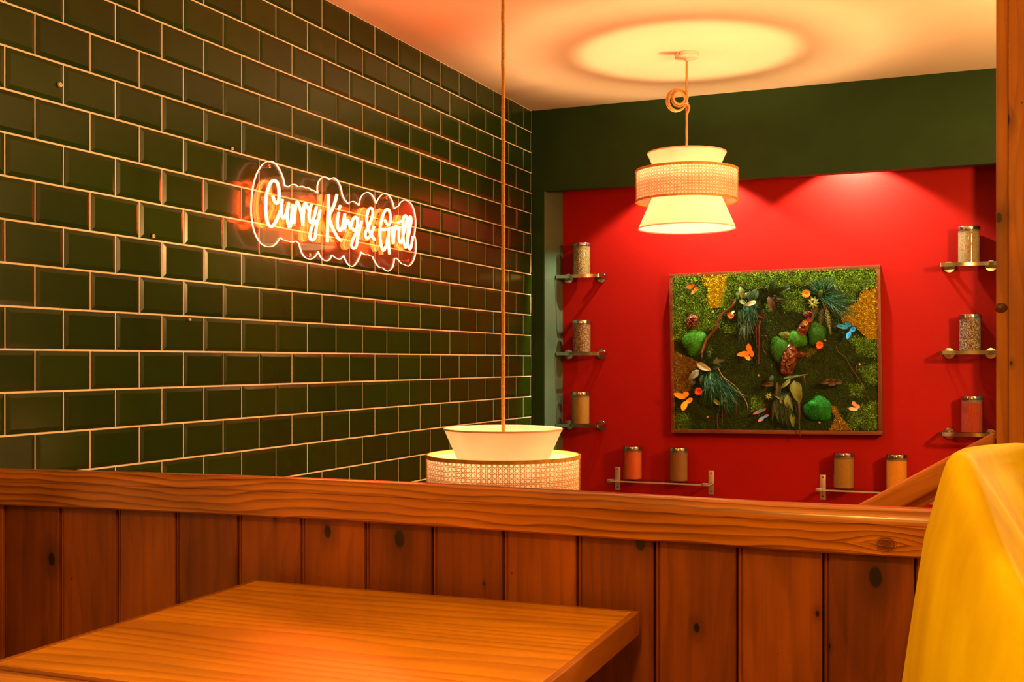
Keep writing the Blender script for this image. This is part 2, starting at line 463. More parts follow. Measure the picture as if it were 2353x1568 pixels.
zlow = z0row - 6*THT
for r in range(int(zlow/THT)+1):       # tiles below the partition line, down to the floor
    for k in range(22):
        a = YB - .01 - (k + (r % 2)*.5)*TW
        za = zlow - r*THT
        if za - THT > 0: tile_mb(a-TW+G/2, a-G/2, za-THT+G/2, za-G/2, b)
obj('tile_field', b, M_tile, wall_left, kind='stuff')
# wall plugs and small screws left in the tiles
plugs = [(137.5, 195, 5.5, 'pale round plastic wall plug beside a grout joint, upper left tiles'),
         (533, 342, 4.5, 'small wall plug with a screw eye just above the neon sign outline'),
         (352, 543, 5, 'round pale plug low on a tile, left of the neon sign'),
         (435.5, 735, 3.8, 'small dark-centred screw cap near top of a tile, below the neon sign')]
for px, py, rpx, lab in plugs:
    p = onX(px, py, .009); r = rpx / 640 * .75
    t = thing('wall_plug', lab, 'wall plug', p, 'plugs and caps left in the tiled wall')
    b = MB(); b.lathe([(0, .002), (r*.35, .002), (r*.4, .0045), (r*.8, .004), (r, .001), (r, -.001)], p, 16, axis='x'); obj('plug_collar', b, M_white, t, smooth=.6)
    b = MB(); b.lathe([(0, .0035), (r*.3, .003), (r*.34, .0)], p, 10, axis='x'); obj('screw_head', b, M_screw, t, smooth=.6)

# ------------------------------------------------------------------ low partition (booth back) with rail
def part_pt(l, back=0.0):         # point on the rail's front line at lateral l; back = distance behind it
    z = 2.513 - .698/1.830*(l + 1.130)
    n = Vector((.698, 1.830)).normalized()   # (lateral, depth) normal pointing away from camera
    return (l + n.x*back, z + n.y*back)
def pw(l, back, h):
    a = part_pt(l, back); return cam2w(a[0], a[1], h)
def lat_at(px, back):             # lateral of the point on the front line whose back-offset point projects to px
    lo, hi = -2.0, 1.6
    for _ in range(50):
        m = (lo+hi)/2; a = part_pt(m, back)
        if 1176.5 + FPX*a[0]/a[1] < px: lo = m
        else: hi = m
    return (lo+hi)/2
part = thing('booth_partition', 'low stained pine booth partition of upright boards under a thick rounded rail', 'partition', pw(-.2, .03, -CAMZ))
ANG_W = math.atan2((pw(1,0,0)-pw(0,0,0)).y, (pw(1,0,0)-pw(0,0,0)).x)
kk = pw(lat_at(2036, 0), 0, 0); org = wl(part)
M_rail = wood('stained_pine_rail', (.56, .205, .006), (.105, .016, .0008), rot=(0,0,-ANG_W), along=3.2, across=75, rings=62, ringamt=.95, rough=.26,
              knots=[(((kk-org).x*math.cos(ANG_W)+(kk-org).y*math.sin(ANG_W)), CAMZ-.298, .0145)], warp=.5, coat=.5, streak=.65)
prof = []   # (back, height) closed cross-section
T, B_, RW = -.240, -.3175, .062
prof = [(.0, B_+.003), (.003, B_)] + [(RW-.003, B_), (RW, B_+.003)]
for k in range(7):
    a = k/6*PI/2; prof.append((RW-.02+.02*math.cos(a), T-.02+.02*math.sin(a)))
for k in range(9):
    a = PI/2 + k/8*PI/2; prof.append((.024+.024*math.cos(a), T-.024+.024*math.sin(a)))
prof += [(.0, T-.0255), (.0014, T-.0262), (.0014, T-.0268), (0, T-.0275)]
b = MB(); n = len(prof); steps = 40; l0, l1 = part_pt(0)[0]-1.33, 1.02
vs = []
for i in range(steps+1):
    l = l0 + (l1-l0)*i/steps
    u = (l+1.13)/1.83; bow = .0075*max(0, math.sin(PI*min(1, max(0, u/ .85))))
    for (bk, h) in prof: vs.append(pw(l, bk, h+bow))
fs = [(i*n+k, i*n+(k+1)%n, (i+1)*n+(k+1)%n, (i+1)*n+k) for i in range(steps) for k in range(n)]
fs += [tuple(range(n)), tuple(steps*n+k for k in range(n-1, -1, -1))]
b.add(vs, fs); obj('top_rail', b, M_rail, part, smooth=.7, label='thick rounded pine rail with bold wavy grain')
# boards
M_planks = [wood('stained_pine_board_%d' % i, c1, c2, rot=(0, PI/2, -ANG_W), along=1.8, across=80, rings=26, ringamt=.35, rough=.42,
             knotvor=.115, warp=.8, coat=.12, streak=.6)
            for i, (c1, c2) in enumerate([((.31,.082,.003),(.080,.013,.001)), ((.37,.102,.004),(.095,.018,.001)), ((.25,.064,.003),(.062,.010,.001))])]
M_gap = flat('dark_backing_board', (.05, .018, .006), .7)
jpx = [-128, 8, 137, 268, 402, 545, 690, 838, 992, 1155, 1325, 1503, 1693, 1891, 2103, 2330]
jl = [lat_at(p, .021) for p in jpx]
b = MB()
c = (pw(jl[0]-.1, .05, -.75) + pw(jl[-1]+.02, .05, -.75))/2; ex = (pw(jl[-1]+.02, .05, -.75) - pw(jl[0]-.1, .05, -.75))/2
b.obox(c + Vector((0,0,.0)), ex, (pw(0,.008,0)-pw(0,0,0)), Vector((0,0,.435))); obj('backing_board', b, M_gap, part)
for i in range(len(jl)-1):
    a, e = jl[i], jl[i+1]; wdt = e - a
    pf = [(a+.0012, .040), (a+.0012, .0275), (a+.0035, .0235), (a+.006, .0235), (a+.0075, .026), (a+.009, .0225), (a+.011, .021),
          (e-.005, .021), (e-.002, .0225), (e-.0012, .026), (e-.0012, .040)]
    b = MB(); b.prism([pw(l, bk, -CAMZ+.01) for l, bk in pf], (0, 0, CAMZ-.01-.305))
    obj('board', b, M_planks[(i*7+1) % 3], part, origin=pw((a+e)/2, .03, -CAMZ+.01))
# far side boards (seen only from beyond)
b = MB(); b.obox(c + (pw(0,.0,0)-pw(0,-.014,0)), ex*.995, (pw(0,.005,0)-pw(0,0,0)), Vector((0,0,.430))); obj('rear_panel', b, M_planks[0], part)

# ------------------------------------------------------------------ post and sloping handrail beyond it
M_post = wood('pine_post', (.50, .19, .008), (.22, .058, .002), rot=(0, PI/2, 0), along=1.2, across=60, rings=28, ringamt=.5, rough=.55, knotvor=.08, warp=.9, streak=.5, coat=0)
M_brace = wood('pine_handrail', (.60, .23, .016), (.28, .080, .005), rot=(0, math.radians(29), 0), along=1.4, across=45, rings=45, ringamt=.4, rough=.5, warp=.6, streak=.4, coat=0)
YP = 2.824
pA = onY(2288.5, 831, YP); pB = onY(2317, 831, YP)
post = thing('timber_post', 'tall square pine post at the right edge of the view, floor to ceiling', 'post', (pB.x+.05, YP+.05, 0))
b = MB(); b.obox(Vector((pB.x+.062, YP+.05, H/2)), Vector((.062,0,0)), Vector((0,.055,0)), Vector((0,0,H/2-.001)), .004); obj('post_body', b, M_post, post, origin=(pB.x+.05, YP+.05, 0), smooth=.5)
b = MB(); b.obox(Vector(((pA.x+pB.x)/2, YP+.045, H/2)), Vector(((pB.x-pA.x)/2-.0005,0,0)), Vector((0,.045,0)), Vector((0,0,H/2-.001)), .003); obj('edge_strip', b, M_post, post, origin=(pA.x, YP, .3), smooth=.5)
# knot plug on the strip
p = onY(2300, 708, YP-.001)
b = MB(); b.lathe([(0,-.004),(.006,-.0035),(.0125,-.0012),(.014,.001)], (0,0,0), 16, axis='y')
b.v = [(p.x+v[0], p.y+v[1], p.z+v[2]*.82) for v in b.v]
obj('knot', b, flat('dark_knot', (.09,.022,.006), .35), post, smooth=.6)
hr = thing('stair_handrail', 'sloping pine handrail running down from the post behind the partition rail', 'handrail', onY(2290, 1240, YP+.02))
t0 = onY(2287, 992.8, YP+.03); t1 = onY(1900, 1199.5, YP+.03)
d = (t1-t0).normalized(); up = Vector((-d.z, 0, d.x)) * (1 if d.x > 0 else -1)
ln = (t1-t0).length; hh = .0255
xe = pA.x - .0015                  # both rails are cut plumb where they meet the post
def rail_piece(name, a, e, dz0, dz1, y0, y1, bev):
    sl = (e.z - a.z)/(e.x - a.x); za = a.z + sl*(xe - a.x)
    P = [(xe, y0, za+dz0), (e.x, y0, e.z+dz0), (e.x, y0, e.z+dz1), (xe, y0, za+dz1)]
    b = MB(); b.prism(P, (0, y1-y0, 0)); o = obj(name, b, M_brace, hr)
    m = o.modifiers.new('bevel', 'BEVEL'); m.width = bev; m.segments = 3; m.limit_method = 'ANGLE'; return o
cosr = abs(d.x); yc = YP+.03
rail_piece('upper_rail', t0, t1, 0, -2*hh/cosr, yc-.028, yc+.028, .008)
rail_piece('lower_rail', t0, t1, -(2*hh+.0015)/cosr, -(2*hh+.0245)/cosr, yc+.018, yc+.042, .002)

# ------------------------------------------------------------------ tables
CT_ = .433
def tab(px, py, dz=0): 
    z = CT_*FPX/(py-831); return cam2w((px-1176.5)/FPX*z, z, -CT_+dz)
A = tab(583, 1333); Bc = tab(1470, 1405)
ex = (Bc-A); wd = ex.length; ex.normalize(); ey = Vector((ex.y, -ex.x, 0))   # towards camera
TA = math.atan2(ex.y, ex.x)
M_table = wood('table_oak', (.80, .38, .008), (.36, .115, .002), rot=(0,0,-TA), along=1.2, across=80, rings=42, ringamt=.75, rough=.3, warp=.55, coat=.35, streak=.35)
M_lip = wood('table_lipping', (.40, .15, .02), (.22, .07, .01), rot=(0,0,-TA), along=2, across=40, rings=30, ringamt=.3, rough=.4)
M_lip2 = wood('table_lipping_cross', (.42, .16, .02), (.22, .07, .01), rot=(0,0,-TA-PI/2), along=2, across=40, rings=30, ringamt=.3, rough=.4)
M_dark = flat('black_iron', (.03,.025,.02), .5, metal=.6)
def table(o0, wd, dp, label, tone):
    t = thing('dining_table', label, 'table', o0 + ex*(wd/2) + ey*(dp/2) - Vector((0,0,CAMZ-CT_)), 'tables of the booth')
    zt = Vector((0,0,1)); th = .040; lp = .012
    cc = o0 + ex*(wd/2) + ey*(dp/2)
    b = MB(); b.obox(cc - zt*(th/2), ex*(wd/2-lp), ey*(dp/2-lp), zt*(th/2), .0008); obj('tabletop', b, tone, t)
    for sg, full in ((-1, 1), (1, 1)):
        b = MB(); b.obox(cc + ey*sg*(dp/2-lp/2) - zt*(th/2+.0002), ex*(wd/2), ey*(lp/2), zt*(th/2), .0016); obj('edge_lipping', b, M_lip, t)
        b = MB(); b.obox(cc + ex*sg*(wd/2-lp/2) - zt*(th/2+.0002), ex*(lp/2), ey*(dp/2-lp-.0003), zt*(th/2), .0016); obj('edge_lipping', b, M_lip2, t)
    hz = CAMZ-CT_-th
    b = MB(); b.obox(cc - zt*(th+hz/2+.0), ex*.03, ey*.03, zt*(hz/2-.012), .004); obj('pedestal', b, M_dark, t)
    b = MB(); b.obox(Vector((cc.x, cc.y, .012)), ex*.22, ey*.03, zt*.011, .003); b.obox(Vector((cc.x, cc.y, .012)), ex*.03, ey*.22, zt*.011, .003); obj('foot', b, M_dark, t)
    return t
dp1 = (tab(0, 1536.5)-A).dot(ey)
table(A, wd, dp1, 'varnished oak table standing against the boards of the booth partition', M_table)
M_table2 = wood('table_oak_pale', (.66, .33, .05), (.38, .15, .02), rot=(0,0,-TA), along=1.1, across=40, rings=16, ringamt=.6, rough=.36, warp=2.0, coat=.3, streak=.3)
table(A + ey*(dp1+.006), wd*.98, .62, 'paler oak table nearest the viewer, only its far edge showing lower left', M_table2)

# ------------------------------------------------------------------ yellow tub chair
def sm(a, b_, x):
    t = max(0, min(1, (x-a)/(b_-a))); return t*t*(3-2*t)
KS = .905
CC = cam2w(.885*KS, 1.37*KS, -CAMZ)
RD, DD = Vector((CT, ST, 0)), Vector((-ST, CT, 0))
M_velvet, _nt, _p, _o = new_mat('yellow_velvet')
_tc = N(_nt, 'ShaderNodeTexCoord'); _mp = N(_nt, 'ShaderNodeMapping'); _mp.inputs['Scale'].default_value = (14, 14, 1.6); L(_nt, _tc.outputs['Object'], _mp.inputs['Vector'])
_n = N(_nt, 'ShaderNodeTexNoise', i_Scale=1.0, i_Detail=4.0); L(_nt, _mp.outputs[0], _n.inputs['Vector'])
L(_nt, ramp(_nt, _n.outputs[0], [(.35, (.62,.46,.001)), (.65, (.84,.72,.002))]), _p.inputs['Base Color'])
_p.inputs['Roughness'].default_value = .75; _p.inputs['Sheen Weight'].default_value = .05; _p.inputs['Specular IOR Level'].default_value = .2; _p.inputs['Sheen Roughness'].default_value = .35; _p.inputs['Sheen Tint'].default_value = (1,.8,.2,1)
def htop(ph):
    dg = math.degrees(ph)
    h = -.118 - .165*sm(16, -26, dg) - .12*sm(-26, -75, dg)
    h -= .10*sm(62, 110, dg) + .07*sm(110, 150, dg)
    return h*KS
chair = thing('tub_chair', 'mustard yellow velvet tub chair with high curved back, lower right', 'chair', (CC.x, CC.y, 0))
b = MB(); nph, R0, TK = 96, .352*KS, .042
ph0, ph1 = math.radians(-110), math.radians(170)
vs = []; rows = []
for i in range(nph+1):
    ph = ph0 + (ph1-ph0)*i/nph; ht = CAMZ + htop(ph)
    endf = min(1, min(i, nph-i)/5); tk = TK*(.55+.45*math.sqrt(endf)) if endf < 1 else TK
    sec = []
    zb = .20
    for k in range(14):
        z = zb + (ht - .035 - zb)*k/13; dz = ht - z
        rip = .0035*math.sin(ph*17 + dz*3)*sm(.05, .4, dz) + .002*math.sin(ph*41+1)*sm(.1,.5,dz)
        sec.append((R0 + .13*min(dz, .45) + rip - .012*sm(.12, 0, dz), z))
    for k in range(1, 9):
        a = PI*k/9; mr = R0 - .012 - tk/2 + .0045; sec.append((mr + (tk/2)*math.cos(a), ht-.035 + .035*math.sin(a)*1.0))
    for k in range(12):
        z = ht - .035 - (ht-.035-.38)*k/11; sec.append((R0 - .012 - tk + .004 - .07*sm(0, .16, ht-z), z))
    rows.append(len(sec))
    for (r, z) in sec:
        p = CC + RD*(-r*math.cos(ph)) + DD*(r*math.sin(ph)); vs.append((p.x, p.y, z))
m = rows[0]
fs = [(i*m+k, i*m+(k+1)%m, (i+1)*m+(k+1)%m, (i+1)*m+k) for i in range(nph) for k in range(m)] + [tuple(range(m)), tuple(nph*m+k for k in range(m-1,-1,-1))]
b.add(vs, fs); obj('curved_back', b, M_velvet, chair, smooth=True)
b = MB(); pf = [(0, .30), (.24, .30), (.262, .315), (.265, .40), (.25, .435), (.2, .45), (0, .455)]
b.lathe(pf, (CC.x, CC.y, 0), 40); obj('seat_cushion', b, M_velvet, chair, smooth=.8)
b = MB(); b.lathe([(0, .20), (.30, .20), (.31, .22), (.31, .30), (0, .30)], (CC.x, CC.y, 0), 40); obj('seat_base', b, M_velvet, chair, smooth=.6)
for k in range(4):
    a = PI/4 + k*PI/2; q = Vector((CC.x + .22*math.cos(a), CC.y + .22*math.sin(a), 0)); q2 = Vector((CC.x + .26*math.cos(a), CC.y + .26*math.sin(a), 0))
    b = MB(); b.tube([(q2.x, q2.y, 0), (q.x, q.y, .205)], [.012, .02], 12); obj('leg', b, M_dark, chair, smooth=.6)

# ------------------------------------------------------------------ neon sign on the tile wall
XP = .040
def nA(x, y, X=XP): return onX(520 + x/4.9, 340 + y/4.9, X)
outline = [(285,690),(290,580),(305,450),(335,330),(375,240),(420,180),(465,153),(510,152),(560,180),(600,235),(635,310),(655,380),(663,427),
 (683,433),(703,443),(720,425),(750,412),(785,415),(800,430),(815,440),(850,432),(880,440),(895,450),(930,452),(955,467),(970,478),(1000,485),(1035,512),
 (1030,440),(1045,380),(1075,340),(1110,328),(1145,340),(1165,360),(1190,340),(1215,336),(1245,355),(1280,410),(1300,470),(1308,520),(1330,570),
 (1355,605),(1378,632),(1400,610),(1430,603),(1460,615),(1497,648),(1508,590),(1530,540),(1560,510),(1592,500),(1625,512),(1660,550),(1693,625),
 (1712,580),(1745,535),(1790,514),(1830,530),(1865,580),(1885,640),(1898,690),(1915,668),(1945,655),(1965,615),(2005,590),(2050,600),(2085,630),
 (2115,690),(2130,760),(2138,850),(2130,930),(2123,985),(2135,1030),(2142,1100),(2135,1190),(2115,1260),(2085,1310),(2050,1332),(2010,1315),
 (1975,1305),(1940,1260),(1912,1240),(1897,1255),(1890,1300),(1870,1355),(1825,1390),(1790,1375),(1765,1350),(1730,1345),(1695,1310),(1665,1255),
 (1650,1222),(1620,1215),(1600,1200),(1560,1200),(1523,1170),(1510,1220),(1480,1280),(1450,1320),(1415,1335),(1375,1310),(1345,1260),(1327,1212),
 (1305,1240),(1275,1253),(1235,1240),(1193,1203),(1180,1240),(1155,1265),(1120,1272),(1080,1245),(1055,1205),(1040,1165),(1020,1205),(985,1240),
 (940,1253),(895,1235),(860,1190),(840,1140),(825,1080),(790,1050),(760,1060),(720,1058),(680,1045),(645,1035),(613,1008),(580,1060),(545,1095),
 (500,1112),(450,1110),(400,1080),(350,1010),(315,920),(292,800)]
sharp = {(663,427),(703,443),(815,440),(895,450),(970,478),(1035,512),(1165,360),(1308,520),(1378,632),(1497,648),(1693,625),(1898,690),(1945,655),(2123,985),
 (1975,1305),(1765,1350),(1650,1222),(1600,1200),(1523,1170),(1327,1212),(1193,1203),(1040,1165),(825,1080),(613,1008),(1790,1375)}
segs = []; cur = [outline[0]]
for q in outline[1:] + [outline[0]]:
    cur.append(q)
    if q in sharp: segs.append(cur); cur = [q]
if len(cur) > 1: segs.append(cur)
if outline[0] not in sharp: segs[0] = segs[-1][:-1] + segs[0]; segs.pop()
ring = []
for s_ in segs:
    c = catmull([Vector((q[0], q[1], 0)) for q in s_], 4); ring += c[:-1]
ring = [nA(q.x, q.y) for q in ring]
sc_ = onX(760, 500, .01)
sign = thing('neon_sign', 'glowing neon script sign reading Curry King & Grill on clear acrylic over green tiles', 'neon sign', (.0, sc_.y, sc_.z-.2))
b = MB(); n = len(ring)
back = [Vector((XP-.005, q.y, q.z)) for q in ring]
from mathutils.geometry import tessellate_polygon
tri = tessellate_polygon([[Vector((q.y, q.z, 0)) for q in ring]])
b.add(ring, [tuple(t) for t in tri]); b.add(back, [tuple(reversed(t)) for t in tri])
obj('backing_plate', b, M_acr, sign, smooth='keep', label='clear acrylic plate cut to a cloud outline')
b = MB(); b.add(ring + back, [(i, (i+1)%n, n+(i+1)%n, n+i) for i in range(n)])
# thin lit chamfer along the front edge of the plate
cen = [ring[i] for i in range(n)]
inn = []
for i in range(n):
    t = (ring[(i+1)%n] - ring[i-1]).normalized(); nn = Vector((0, -t.z, t.y)); inn.append(ring[i] + nn*.0013 + Vector((.0004,0,0)))
    cen[i] = ring[i] - nn*.0006 + Vector((.0004,0,0))
b.add(cen + inn, [(i, (i+1)%n, n+(i+1)%n, n+i) for i in range(n)])
obj('lit_edge', b, M_edge, sign, smooth='keep', label='glowing cut edge of the acrylic')
def conv(pts, s, ox, oy): return [(ox + x/s, oy + y/s) for x, y in pts]
SB = (8.711, 600, 400); SCc = (9.8, 730, 430); SD = (11.2, 840, 460)
letters = [
 [(SB, [(237,440),(255,510),(285,575),(320,585),(345,540),(362,450),(355,300),(325,180),(260,132),(195,170),(140,300),(105,450),(92,640),(100,820),(130,970),(180,1045),(235,1035),(290,960),(340,860),(385,740)])],
 [(SB, [(425,512),(408,650),(408,800),(432,875),(465,875),(500,800),(530,690),(548,582)])],
 [(SB, [(548,640),(530,760),(530,900),(545,1010),(570,1060),(598,1010),(612,850),(625,602)]), (SB, [(625,602),(640,780),(662,990)])],
 [(SB, [(662,960),(685,700),(720,560),(765,650),(800,760),(822,900),(838,1030)])],
 [(SB, [(838,1000),(845,850),(860,660),(882,590),(925,650),(962,740)])],
 [(SB, [(1005,610),(975,720),(960,850),(985,960),(1020,965),(1055,880),(1085,760),(1108,655)]), (SB, [(1182,728),(1152,880),(1118,980),(1098,1130),(1080,1260),(1028,1325),(982,1290),(985,1190),(1020,1050),(1080,930)])],
 [(SB, [(1350,410),(1338,800),(1325,1360)]), (SB, [(1517,415),(1480,560),(1430,700),(1380,790),(1365,870),(1400,1010),(1470,1160),(1540,1280),(1600,1335)])],
 [(SCc, [(508,425),(472,505)]), (SCc, [(475,575),(455,680),(442,800),(460,930),(500,985),(545,930),(580,770),(612,602)])],
 [(SCc, [(612,650),(602,780),(602,935),(628,860),(665,745),(705,810),(738,940)])],
 [(SCc, [(738,920),(775,770),(820,695),(860,680),(892,730),(895,850),(868,950),(820,980),(780,930)]), (SCc, [(988,770),(960,900),(925,1030),(895,1180),(870,1330),(812,1382),(768,1335),(778,1220),(830,1100),(885,980)])],
 [(SCc, [(1268,895),(1232,990),(1180,1100),(1130,1150),(1080,1120),(1080,1020),(1130,930),(1190,780),(1238,620),(1235,510),(1195,475),(1140,530),(1108,680),(1115,830),(1160,980),(1220,1100),(1288,1192)])],
 [(SD, [(500,520),(540,600),(590,640),(630,580),(642,440),(615,290),(560,240),(490,300),(420,480),(377,700),(370,900),(395,1120),(430,1260),(470,1290),(520,1200),(560,1030),(590,850),(607,720)]), (SD, [(430,765),(520,760),(620,725)]), (SD, [(600,780),(592,1000),(600,1200),(617,1390)])],
 [(SD, [(702,690),(690,850),(700,1000),(715,1110),(735,860),(780,670),(830,760)])],
 [(SD, [(838,572),(915,545)]), (SD, [(880,680),(856,850),(862,1020),(900,1100),(940,1030)])],
 [(SD, [(940,1030),(990,820),(1050,560),(1060,450),(1030,400),(985,430),(965,560),(960,800),(975,1040),(1010,1180),(1040,1220)])],
 [(SD, [(1040,1220),(1080,1050),(1130,800),(1175,560),(1170,455),(1140,430),(1108,520),(1090,760),(1085,1000),(1105,1200),(1145,1260),(1180,1180),(1200,1050),(1212,935)])],
]
M_tubeside = clear('silicone_skirt', (1.0,.80,.72), rough=.15)
for li, strokes in enumerate(letters):
    b = MB()
    for (sc3, pts) in strokes:
        pp = conv(pts, *sc3)
        q = catmull([onX(x, y, XP+.0155) for x, y in pp], 5)
        # flattened tube: narrow in the wall plane, deep towards the plate
        prev = None; rings = []
        for i, p in enumerate(q):
            t = (q[min(i+1, len(q)-1)] - q[max(i-1, 0)]).normalized(); nx = t.cross(Vector((1,0,0))).normalized()
            wr = .0044
            rings.append([p + nx*wr*math.cos(a) + Vector((1,0,0))*(.005*math.sin(a)) for a in [2*PI*k/8 for k in range(8)]])
        nv = [v for g in rings for v in g]
        ff = [(i*8+k, i*8+(k+1)%8, (i+1)*8+(k+1)%8, (i+1)*8+k) for i in range(len(q)-1) for k in range(8)]
        ff += [tuple(range(7,-1,-1)), tuple((len(q)-1)*8+k for k in range(8))]
        b.add(nv, ff)
    tube = obj('letter_tube', b, M_neon, sign, smooth=True)
    b = MB()
    for (sc3, pts) in strokes:
        q = catmull([onX(x, y, XP+.0155) for x, y in conv(pts, *sc3)], 3)
        prv = []
        for i, p in enumerate(q):
            t = (q[min(i+1, len(q)-1)] - q[max(i-1, 0)]).normalized(); nx = t.cross(Vector((1,0,0))).normalized()
            prv.append([p + nx*.0035*s_ + Vector((dx,0,0)) for s_, dx in ((-1,-.0045),(1,-.0045),(1,-.0150),(-1,-.0150))])
        b.add([v for g in prv for v in g], [(i*4+k, i*4+(k+1)%4, (i+1)*4+(k+1)%4, (i+1)*4+k) for i in range(len(q)-1) for k in range(4)])
    obj('silicone_base', b, M_tubeside, tube, smooth='keep')
M_bolt = flat('standoff_steel', (.85,.62,.5), .2, metal=1)
for (x, y) in ((485,205),(1803,560),(940,1210),(2045,1272)):
    p = nA(x, y)
    b = MB(); b.lathe([(0, .004), (.005, .004), (.0065, .002), (.0065, 0), (.0045, -.0005), (.0045, -.032)], p, 16, axis='x'); obj('standoff_bolt', b, M_bolt, sign, smooth=.6)
# lead dropping from the sign to its plug, a fine clear cable
b = MB(); b.tube(catmull([nA(1130,600,XP+.004), nA(1090,640,XP+.004), nA(1060,690,XP+.004)], 6), .0006, 5); obj('fine_cable', b, M_tubeside, sign)

# ------------------------------------------------------------------ pendants
def cane_mesh(r, z0, z1):
    b = MB(); pitch = .0142; nc = int(2*PI*r/pitch); pa = 2*PI/nc; wv = .0013
    nr = int(round((z1-z0)/pitch)); pz = (z1-z0)/nr
    def P(a, z, rr): return (rr*math.cos(a), rr*math.sin(a), z)
    dv = pa*.155; dzz = pz*.155; hw = wv/2; ha = hw/r
    for c in range(nc):
        for s_ in (-1, 1):
            a = c*pa + s_*dv
            b.add([P(a-ha, z0, r), P(a+ha, z0, r), P(a+ha, z1, r), P(a-ha, z1, r)], [(0,1,2,3)])
    seg = nc
    for k in range(nr+1):
        for s_ in (-1, 1):
            z = z0 + k*pz + s_*dzz
            if z < z0 or z > z1: continue
            vs = []
            for i in range(seg): a = i*pa; vs += [P(a, z-hw, r+.0006), P(a, z+hw, r+.0006)]
            b.add(vs, [(2*i, 2*((i+1)%seg), 2*((i+1)%seg)+1, 2*i+1) for i in range(seg)])
    for c in range(nc):
        for s_ in (-1, 1):
            for k in range(nr):
                a0 = (c+.5)*pa + s_*k*pa; a1 = a0 + s_*pa; za = z0+k*pz; zb = za+pz
                b.add([P(a0-ha*1.3, za, r+.0010), P(a0+ha*1.3, za, r+.0010), P(a1+ha*1.3, zb, r+.0010), P(a1-ha*1.3, zb, r+.0010)], [(0,1,2,3)])
    return b
# all local to the centre of the top rim
R1, R2, RB = .162, .124, .209
BT, BB = -.070, -.203
prot = {}
def mk(name, mb, mat, smooth=False): prot[name] = (mesh_from(name, mb, (0,0,0), mat, smooth), mat)
b = MB(); b.lathe([(R1, 0), (R2, -.085), (R2-.0015, -.085), (R1-.0015, 0)], n=72, close=True); mk('upper_shade', b, M_shade, .6)
b = MB(); b.lathe([(R1+.001, .001), (R1+.0005, -.0035), (R1-.0025, -.0035), (R1-.0025, .001)], n=72, close=True); mk('rim_tape', b, flat('rim_tape_cloth', (.62,.42,.30), .8), .6)
b = MB(); b.lathe([(R1+.001, 0), (R1-.008, -.020), (R1-.0095,-.020), (R1-.0005,0)], n=4, close=True)
b = cane_mesh(RB, BB+.006, BT-.006); mk('cane_webbing', b, M_cane, 'keep')
b = MB(); b.lathe([(RB-.003, BT-.002), (RB-.003, BB+.002), (RB-.0035, BB+.002), (RB-.0035, BT-.002)], n=72, close=True); mk('inner_liner', b, M_liner, .6)
b = MB(); b.lathe([(RB+.002, BT), (RB+.002, BT-.010), (RB-.004, BT-.010), (RB-.004, BT)], n=72, close=True); mk('cane_hoop', b, M_cane, .6)
b = MB(); b.lathe([(RB+.002, BB+.008), (RB+.002, BB), (RB-.004, BB), (RB-.004, BB+.008)], n=72, close=True); mk('cane_hoop_low', b, M_cane, .6)
b = MB(); b.lathe([(.128, -.150), (.201, -.314), (.1995, -.314), (.1265, -.150)], n=72, close=True); mk('lower_shade', b, M_shade, .6)
b = MB(); b.lathe([(0, -.3085), (.1965, -.3085), (.1965, -.3095), (0, -.3095)], n=72); mk('diffuser', b, cloth_shade('diffuser_acrylic', (.97,.95,.95), .85), .6)
b = MB(); b.lathe([(0, .032), (.012, .030), (.024, .018), (.031, 0), (.026, -.02), (.014, -.03), (0, -.033)], (0,0,-.208), 16); mk('bulb', b, M_bulb, True)
b = MB(); b.lathe([(0, -.10), (.019, -.102), (.021, -.150), (.017, -.174), (0, -.176)], n=20); mk('lamp_holder', b, M_white, .6)
b = MB()
for k in range(3):
    a = 2*PI*k/3 + .35; b.tube([(.018*math.cos(a), .018*math.sin(a), -.125), (R2*math.cos(a), R2*math.sin(a), -.086)], .0013, 6)
    b.tube([(R2*math.cos(a), R2*math.sin(a), -.086), (.128*math.cos(a), .128*math.sin(a), -.150)], .0013, 6)
    b.tube([(.128*math.cos(a), .128*math.sin(a), -.150), ((RB-.004)*math.cos(a), (RB-.004)*math.sin(a), -.150)], .0013, 6)
mk('wire_frame', b, M_white, 'keep')
def rope(b, pts, r, hairs, rnd):
    q = catmull(pts, 10) if len(pts) > 2 else [Vector(pts[0]).lerp(Vector(pts[1]), i/60) for i in range(61)]
    b.tube([p + Vector((rnd.gauss(0,.0003), rnd.gauss(0,.0003), 0)) for p in q], r, 10)
    return q
def hairs_mb(q, r, n, rnd):
    h = MB()
    for _ in range(n):
        i = rnd.randrange(len(q)-1); p = q[i].lerp(q[i+1], rnd.random()); t = (q[i+1]-q[i]).normalized()
        v = Vector((rnd.gauss(0,1), rnd.gauss(0,1), rnd.gauss(0,1))); v = (v - t*v.dot(t)).normalized()
        a = p + v*r*.8; e = a + v*rnd.uniform(.002,.007) + t*rnd.uniform(-.006,.006)*1.2; w_ = t.cross(v)*.00022
        h.add([a-w_, a+w_, e], [(0,1,2)])
    return h
